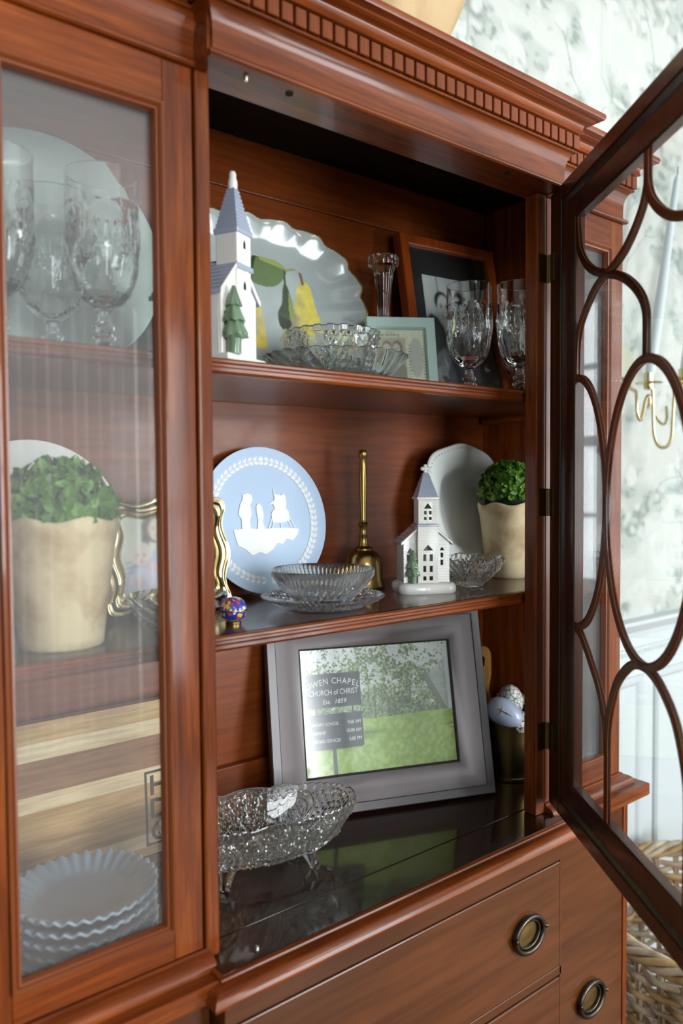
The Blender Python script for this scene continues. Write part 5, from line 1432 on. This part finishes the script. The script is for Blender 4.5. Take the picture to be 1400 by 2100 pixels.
# ---- brass bell, enamel box -------------------------------------------------------
bl = thing('hand_bell', 'brass hand bell with a long turned handle', 'bell', (0.824, 0.976, ZS2 + 0.0003))
BB = [(0.0300, 0.0), (0.0345, 0.0), (0.0352, 0.0015), (0.0340, 0.0030), (0.0325, 0.010), (0.0312, 0.022), (0.0304, 0.034), (0.0296, 0.042), (0.0270, 0.0505), (0.0222, 0.0572), (0.0165, 0.0610), (0.0135, 0.0620), (0.0135, 0.0600), (0.020, 0.056), (0.025, 0.049), (0.0278, 0.040), (0.029, 0.02), (0.0300, 0.0)]
MB().lathe(BB, 64).build('bell_cup', M['brass'], bl, 40)
HN = [(0, 0.0595), (0.0150, 0.0600), (0.0152, 0.0640), (0.0130, 0.0660), (0.0088, 0.0680), (0.0072, 0.0720), (0.0066, 0.080), (0.0078, 0.0845), (0.0062, 0.0870), (0.0056, 0.092), (0.0060, 0.0990), (0.0080, 0.1020), (0.0084, 0.1040), (0.0062, 0.1065), (0.0050, 0.112), (0.0052, 0.130), (0.0062, 0.155), (0.0066, 0.175), (0.0056, 0.198), (0.0046, 0.210), (0.0056, 0.2125), (0.0070, 0.2165), (0.0074, 0.2215), (0.0055, 0.2255), (0, 0.2265)]
MB().lathe(HN, 32).build('handle', M['brass'], bl, 40)
MB().lathe([(0, 0.058), (0.002, 0.058), (0.002, 0.016), (0.005, 0.012), (0.0055, 0.008), (0.003, 0.004), (0, 0.0035)], 12).build('clapper', M['brass_dark'], bl, 60)
cb = thing('enamel_box', 'small round cobalt and gold enamelled box', 'box', (0.4885, 0.8275, ZS2 + 0.0003))
MB().lathe([(0, 0), (0.0098, 0), (0.0100, 0.003), (0.0088, 0.0042), (0, 0.0042)], 32).build('foot_ring', M['brass'], cb, 40)
MB().lathe([(0, 0.004), (0.009, 0.0041), (0.0138, 0.0075), (0.0163, 0.0125), (0.0168, 0.0160), (0, 0.0160)], 40).build('box_body', M['enamel'], cb, 40)
MB().lathe([(0, 0.0160), (0.0171, 0.0160), (0.0174, 0.0166), (0.0174, 0.0176), (0.0171, 0.0182), (0, 0.0182)], 40).build('rim_band', M['brass'], cb, 40)
MB().lathe([(0, 0.0182), (0.0168, 0.0182), (0.0162, 0.0222), (0.0136, 0.0275), (0.0090, 0.0312), (0.004, 0.0326), (0, 0.0328)], 40).build('lid', M['enamel'], cb, 40)

# ---- potted boxwood ---------------------------------------------------------------
lme = MB().add([(0, 0, 0), (0.35, 0.26, 0.05), (0.75, 0.22, 0.06), (1.0, 0, 0.0), (0.75, -0.22, 0.06), (0.35, -0.26, 0.05), (0.5, 0, -0.02)],
               [(0, 6, 1), (1, 6, 2), (2, 6, 3), (3, 6, 4), (4, 6, 5), (5, 6, 0)]).mesh('leaf', M['leaf'], 180)
lme2 = lme.copy(); lme2.materials.clear(); lme2.materials.append(M['leaf2'])
def topiary(X, Y, rim, base, hgt, ball, lift, size, seed, label):
    t = thing('potted_topiary', label, 'plant', (X, Y, ZS2 + 0.0003), seed)
    rg = random.Random(seed)
    def mod(th, i, r_, z):
        e = max(0, (z - hgt * 0.80) / (hgt * 0.20))
        return r_ * (1 + 0.012 * math.sin(3 * th + seed) * e + 0.014 * math.sin(9 * th + 2 * seed) * e + 0.006 * math.sin(5 * th + z * 60)), z + 0.0028 * math.sin(6 * th + seed) * (e > 0.6)
    b2 = lambda f: base + (rim - base) * f
    prof = [(0, 0), (b2(0) * 0.97, 0), (b2(0.02), 0.002)] + [(b2(0.82 * k / 12), hgt * 0.84 * k / 12) for k in range(1, 13)] + \
           [(b2(0.88), hgt * 0.87), (b2(1.0), hgt * 0.915), (b2(1.03), hgt * 0.955), (b2(1.0), hgt * 0.99), (b2(0.93), hgt), (b2(0.84), hgt * 0.985), (b2(0.80), hgt * 0.93), (0, hgt * 0.92)]
    MB().lathe(prof, 72, mod=mod).build('pot', M['pot'], t, 50)
    c = MB(); cz = hgt + lift
    def cm(th, i, r_, z): return r_ * (1 + 0.03 * math.sin(7 * th + i)), z
    c.lathe([(0, hgt * 0.93), (ball * 0.8, hgt * 0.93), (ball * 0.84, cz), (ball * 0.72, cz + ball * 0.5), (ball * 0.42, cz + ball * 0.74), (0, cz + ball * 0.82)], 28, mod=cm).build('leaf_core', M['moss'], t, 60)
    st = MB()
    nleaf = 300 + 520
    for k in range(nleaf):
        u1 = rg.random(); th = rg.uniform(0, 2 * PI)
        zz = -0.25 + 1.25 * u1; rr = math.sqrt(max(0, 1 - zz * zz))
        n_ = Vector((rr * math.cos(th), rr * math.sin(th), zz)).normalized()
        depth = rg.uniform(0.84, 1.02) if k >= 300 else rg.uniform(0.93, 1.05)
        p = Vector((0, 0, cz)) + n_ * ball * depth
        if p.z < hgt - 0.002: p.z = hgt + rg.uniform(0, 0.004)
        tan = Vector((rg.gauss(0, 1), rg.gauss(0, 1), rg.gauss(0, 1) + 0.4)); tan = (tan - n_ * tan.dot(n_) + n_ * rg.uniform(0.2, 1.2)).normalized()
        side = n_.cross(tan); side = side.normalized() if side.length > 1e-3 else Vector((1, 0, 0))
        nn = tan.cross(side)
        L_ = size * rg.uniform(0.8, 1.25)
        m4 = Matrix((tan * L_, side * L_, nn * L_)).transposed().to_4x4(); m4.translation = p - tan * L_ * 0.5
        # nearest the camera first as parts
        if k < 300:
            o = bpy.data.objects.new('leaf', lme if rg.random() < 0.72 else lme2); COL.objects.link(o); o.parent = t; o.matrix_local = m4
        else:
            st.add([m4 @ v_.co for v_ in lme.vertices], [tuple(f.vertices) for f in lme.polygons])
    st.build('leaves', M['leaf'], t, kind='stuff')
    return t
topiary(0.282, 0.838, 0.062, 0.043, 0.137, 0.0585, 0.004, 0.0155, 3, 'boxwood topiary in an old cream clay pot behind the left door')
topiary(1.118, 0.912, 0.057, 0.040, 0.133, 0.053, 0.022, 0.0140, 5, 'boxwood topiary in an old cream clay pot beside the right post')

# ---- things on the cabinet floor --------------------------------------------------
# striped cutting board
kb = lean_thing('cutting_board', 'striped wooden cutting board behind the stacked plates', 'cutting board', 0.375, 1.000, ZD, 0.0, R(2.5), 0.018)
bx0, bx1 = -0.185, 0.185
zz = [0.0, 0.0125, 0.0300, 0.1000, 0.1210, 0.1650, 0.1870, 0.2130]
for i, mt in enumerate(('acacia', 'maple', 'acacia', 'maple', 'walnut', 'maple', 'acacia')):
    if i in (0, 6):
        cr = 0.02; pts = []
        z0, z1 = zz[i], zz[i + 1]
        if i == 6:
            pts = [(bx0, z0), (bx1, z0)] + [(bx1 - cr + cr * math.cos(a), z1 - cr + cr * math.sin(a)) for a in [R(15 * k) for k in range(7)]] + [(bx0 + cr - cr * math.sin(a), z1 - cr + cr * math.cos(a)) for a in [R(15 * k) for k in range(7)]]
        else:
            c2 = 0.012
            pts = [(bx0 + c2 - c2 * math.cos(a), z0 + c2 - c2 * math.sin(a)) for a in [R(15 * k) for k in range(7)]] + [(bx1 - c2 + c2 * math.sin(a), z0 + c2 - c2 * math.cos(a)) for a in [R(15 * k) for k in range(7)]] + [(bx1, z1), (bx0, z1)]
        MB().prism(pts, 0, 0.018, lambda u, v, h: (u, h, v)).build('strip', M[mt], kb)
    else:
        MB().box(bx0, bx1, 0, 0.018, zz[i], zz[i + 1]).build('strip', M[mt], kb)
tm = MB()
lx, lz, lw, lh = 0.0730, 0.0125, 0.040, 0.1035
t_ = 0.0034
for a in ((lx, lx + lw, lz, lz + t_), (lx, lx + lw, lz + lh - t_, lz + lh), (lx, lx + t_, lz, lz + lh), (lx + lw - t_, lx + lw, lz, lz + lh)):
    tm.box(a[0], a[1], -0.0004, -0.0001, a[2], a[3])
for i, ch in enumerate('HDC'):
    text_mesh(tm, ch, 0.038, lambda x, y, z, i=i: (lx + lw / 2 + x, -0.0002 - z * 0.5, lz + lh - 0.0335 - i * 0.0325 + y), depth=0.0003, bold=0.0008)
tm.build('burnt_mark', M['text_black'], kb)
# brass pot with eggs
bp = thing('brass_pot', 'dark brass pot holding decorated eggs beside the big picture frame', 'pot', (1.076, 0.880, ZD + 0.0003))
MB().lathe([(0, 0), (0.044, 0), (0.046, 0.0015), (0.0465, 0.006), (0.0445, 0.0075), (0.0450, 0.0100), (0.0475, 0.0300), (0.0500, 0.0700), (0.0515, 0.1000), (0.0530, 0.1080), (0.0545, 0.1100), (0.0540, 0.1120), (0.0520, 0.1115), (0.0505, 0.1050), (0.0485, 0.0700), (0.046, 0.0300), (0.043, 0.006), (0, 0.004)], 64).build('pot_wall', M['brass_dark'], bp, 40)
egg = [(0, -0.029), (0.009, -0.0275), (0.0165, -0.022), (0.0205, -0.013), (0.0215, -0.003), (0.0200, 0.008), (0.0165, 0.018), (0.0115, 0.0255), (0.0055, 0.0300), (0, 0.0312)]
def egg_thing(name, mat, label, loc, rot, s=1.0):
    o = MB().lathe([(r_ * s, z * s) for r_, z in egg], 36).build(name, mat, None, 80)
    o.location = (loc[0], loc[1], loc[2] + H); o.rotation_euler = rot
    o['label'] = label; o['category'] = 'egg'; o['group'] = 'decorated eggs'
    return o
ez = ZD + 0.1125
e1 = egg_thing('painted_egg', M['egg_blue'], 'pale blue egg with a gold cross in the brass pot', (1.0415, 0.860, ez + 0.008), (0, 0, 0), 1.08)
cd_ = Vector((-1.0, -0.83, 0.40)).normalized(); rd_ = Vector((0.78, -0.62, 0)); ud_ = Vector((0, 0, 1))
zd_ = rd_ * 0.80 - ud_ * 0.45; zd_ = (zd_ - cd_ * zd_.dot(cd_)).normalized(); yd_ = zd_.cross(cd_)
e1.rotation_euler = Matrix((cd_, yd_, zd_)).transposed().to_euler()
cr = MB()
def on_egg(px, pz): 
    return (px, pz)
# cross follows the shell: short strips laid on the surface facing the viewer
ca, sa = math.cos(R(28)), math.sin(R(28))
for pts in ([(-0.012, 0.0), (-0.004, 0.0), (0.006, 0.0), (0.015, 0.0)], [(-0.0055, -0.009), (-0.0055, 0.0), (-0.0055, 0.009)]):
    line = []
    for a, b in pts:
        th = b / 0.0225; z = a - 0.001
        rr = np.interp(z, [p[1] * 1.08 for p in egg], [p[0] * 1.08 for p in egg])
        line.append((rr * math.cos(th), rr * math.sin(th), z))
    cr.tube(line, [0.0006] + [0.0011] * (len(line) - 2) + [0.0004], 6)
cr.build('gold_cross', M['brass'], e1, 60)
egg_thing('painted_egg', M['egg_print'], 'white egg with grey pattern, highest one in the brass pot', (1.0865, 0.884, ez + 0.016), (R(20), R(-30), 0), 1.08)
egg_thing('painted_egg', M['egg_print'], 'white egg with grey pattern, half hidden under the blue egg', (1.070, 0.848, ez - 0.012), (R(90), R(0), R(100)), 0.9)
egg_thing('painted_egg', M['egg_print'], 'white egg with grey pattern, at the left rim of the brass pot', (1.053, 0.898, ez - 0.018), (R(80), R(20), R(20)), 0.8)
# wooden paddle behind the big frame
pd = lean_thing('wooden_paddle', 'honey-coloured wooden paddle handle with a hole, behind the big frame', 'paddle', 1.150, 1.000, ZD, R(-20), R(2), 0.012)
pts = []
hw_ = 0.0185
top = 0.196
for k in range(13):
    a = R(180 * k / 12); pts.append((hw_ * math.cos(a), top - hw_ + hw_ * math.sin(a)))
pts += [(-hw_, top - 0.055), (-0.013, top - 0.085), (-0.022, top - 0.12), (-0.026, 0.02), (-0.02, 0.0), (0.02, 0.0), (0.026, 0.02), (0.022, top - 0.12), (0.013, top - 0.085), (hw_, top - 0.055)]
m = MB()
nn = len(pts); hc = (0.0, top - 0.030)
hole = []
for u, v in pts:
    a = math.atan2(v - hc[1], u - hc[0]); hole.append((hc[0] + 0.0065 * math.cos(a), hc[1] + 0.0105 * math.sin(a)))
vs = []
for h_ in (0, 0.012): vs += [(u, h_, v) for u, v in pts] + [(u, h_, v) for u, v in hole]
fs = []
for i in range(nn):
    j = (i + 1) % nn
    fs += [(i, j, nn + j, nn + i), (2 * nn + i, 3 * nn + i, 3 * nn + j, 2 * nn + j), (i, 2 * nn + i, 2 * nn + j, j), (nn + i, nn + j, 3 * nn + j, 3 * nn + i)]
m.add(vs, fs).build('paddle_board', M['paddle'], pd, bevel=0.0015)
# cream card seen through the right side door
cd = lean_thing('cream_box', 'cream coloured box seen dimly through the right side door', 'box', 1.150, 0.930, ZD, R(-10), 0.0)
MB().box(-0.02, 0.02, -0.02, 0.02, 0, 0.10).build('box_body', pr('cream_card', lin(206, 188, 140), 0.8), cd, bevel=0.002)
MB().box(-0.0215, 0.0215, -0.0215, 0.0215, 0.1002, 0.118).build('box_lid', pr('cream_card_lid', lin(200, 182, 136), 0.8), cd, bevel=0.002)

# ================================================================== ABOVE AND BESIDE THE CABINET
# wooden dough bowl on top
wb_ = thing('dough_bowl', 'large pale carved wooden bowl on top of the cabinet', 'bowl', (0.690, 0.880, 0.5402))
def wmod(th, i, r_, z): return r_ * (1 + 0.02 * math.sin(3 * th + 1) + 0.012 * math.sin(7 * th)), z + 0.004 * math.sin(4 * th) * (z > 0.1)
MB().lathe([(0, 0), (0.07, 0), (0.10, 0.008), (0.15, 0.050), (0.195, 0.115), (0.225, 0.175), (0.250, 0.240), (0.258, 0.252), (0.250, 0.258), (0.235, 0.240), (0.205, 0.17), (0.16, 0.09), (0.10, 0.035), (0, 0.025)], 72, mod=wmod, sy=0.66).build('bowl_body', M['raw_wood'], wb_, 60)
# wall sconce
sw = thing('wall_sconce', 'brass wall sconce with bent rod arms on the papered wall', 'sconce', (1.735, RY1 - 0.002, 0.272))
MB().lathe([(0, 0), (0.060, 0), (0.062, 0.002), (0.060, 0.006), (0.040, 0.010), (0.015, 0.013), (0, 0.013)], 48, mat=Matrix.Rotation(R(90), 4, 'X')).build('back_plate', pr('plate_beige', lin(186, 184, 166), 0.45), sw, 50)
def wpt(x, y, z): return (x - 1.735, y - (RY1 - 0.002), z - 0.272)
def arc_pts(pts, n=8): 
    P = [pts[0]] + list(pts) + [pts[-1]]; out = []
    for i in range(1, len(P) - 2):
        for k in range(n):
            t = k / n
            out.append(tuple(0.5 * (2 * P[i][j] + (P[i + 1][j] - P[i - 1][j]) * t + (2 * P[i - 1][j] - 5 * P[i][j] + 4 * P[i + 1][j] - P[i + 2][j]) * t * t + (3 * P[i][j] - P[i - 1][j] - 3 * P[i + 1][j] + P[i + 2][j]) * t ** 3) for j in range(3)))
    out.append(tuple(pts[-1])); return out
def arm(pts, r_=0.0042): MB().tube(arc_pts([wpt(*p) for p in pts]), r_, 8).build('arm', M['goldleaf'], sw, 60)
arm([(1.735, 1.06, 0.25), (1.66, 1.0, 0.215), (1.642, 0.975, 0.20), (1.638, 0.97, 0.16), (1.645, 0.97, 0.142), (1.655, 0.97, 0.140), (1.664, 0.97, 0.155), (1.675, 0.97, 0.185), (1.688, 0.97, 0.196), (1.693, 0.97, 0.180), (1.686, 0.97, 0.168)])
arm([(1.704, 0.97, 0.225), (1.708, 0.97, 0.160), (1.712, 0.97, 0.110), (1.730, 0.97, 0.083), (1.760, 0.97, 0.078), (1.785, 0.97, 0.092), (1.795, 0.97, 0.125), (1.802, 0.97, 0.20), (1.815, 0.97, 0.235), (1.835, 0.97, 0.24)])
arm([(1.712, 0.97, 0.16), (1.735, 0.97, 0.138), (1.765, 0.975, 0.134), (1.795, 0.985, 0.15), (1.82, 1.0, 0.18)], 0.0036)
for x, zc, lb in ((1.688, 0.222, 0), (1.846, 0.245, 1)):
    c = MB(); T_ = Matrix.Translation(Vector(wpt(x, 0.97, zc)))
    c.lathe([(0, -0.012), (0.010, -0.012), (0.012, -0.006), (0.012, 0.0), (0.028, 0.001), (0.031, 0.004), (0.029, 0.005), (0.012, 0.004), (0.0125, 0.026), (0.0105, 0.027), (0.0100, 0.006), (0, 0.005)], 28, mat=T_)
    c.build('candle_cup', M['goldleaf'], sw, 40)
def taper(x0, z0, dx, L_, label):
    t = thing('taper_candle', label, 'candle', (x0, 0.97, z0))
    MB().tube([(0, 0, 0), (dx * 0.35, 0, L_ * 0.35), (dx * 0.97, 0, L_ * 0.975), (dx, 0, L_)], [0.0112, 0.0126, 0.0072, 0.0040], 18).build('wax', M['candle'], t, 60)
    MB().tube([(dx, 0, L_), (dx * 1.005, 0, L_ + 0.012), (dx * 1.02, 0, L_ + 0.022)], 0.0011, 6).build('wick', M['wick'], t, 60)
taper(1.688, 0.2275, 0.120, 0.500, 'leaning pale blue taper candle, the whole one in the wall sconce')
taper(1.846, 0.2505, 0.130, 0.500, 'pale blue taper candle cut off by the right edge of the picture')

# wicker basket
BX, BY, BR = 1.665, 0.760, 0.288
bk = thing('wicker_basket', 'large round grey-brown wicker basket on the floor beside the cabinet', 'basket', (BX, BY, -H))
bh = 0.490
rg = random.Random(9)
def brad(z): return BR * (0.86 + 0.14 * (z / bh) ** 0.8)
nst = 36
stk = []
for i in range(nst):
    th = 2 * PI * i / nst
    m = MB()
    for d in (-0.012, 0.012):
        m.tube([(brad(z) * math.cos(th + d), brad(z) * math.sin(th + d), z) for z in np.linspace(0.004, bh - 0.01, 8)], 0.0042, 6)
    m.build('stake', M['wicker'], bk, 60)
row = 0
z = 0.012
while z < bh - 0.045:
    m = MB()
    n = nst * 4
    ph0 = row % 2
    pts = []
    rad = rg.uniform(0.0050, 0.0072)
    for j in range(n):
        th = 2 * PI * j / n
        w = math.cos(nst / 2 * th + (PI if ph0 else 0))
        pts.append(((brad(z) + 0.0085 * w) * math.cos(th), (brad(z) + 0.0085 * w) * math.sin(th), z + 0.0025 * math.sin(3 * th + row * 1.7) + 0.0015 * math.sin(11 * th + row)))
    m.tube(pts, [rad * (1 + 0.18 * math.sin(j * 0.11 + row)) for j in range(n)], 6, closed=True)
    m.build('weaver', M['wicker'] if rg.random() < 0.6 else M['wicker2'], bk, 60)
    z += rg.uniform(0.0150, 0.0185); row += 1
for k in range(5):        # twisted rim strands
    m = MB(); n = 160; pts = []
    for j in range(n):
        th = 2 * PI * j / n; a = 9 * th + 2 * PI * k / 5
        pts.append(((brad(bh) + 0.010 * math.cos(a)) * math.cos(th), (brad(bh) + 0.010 * math.cos(a)) * math.sin(th), bh - 0.016 + 0.014 * math.sin(a)))
    m.tube(pts, 0.0072, 7, closed=True); m.build('rim_strand', M['wicker2'] if k % 2 else M['wicker'], bk, 60)
MB().lathe([(0, 0), (brad(0), 0), (brad(0), 0.008), (0, 0.008)], 40).build('basket_bottom', M['wicker'], bk, 40)
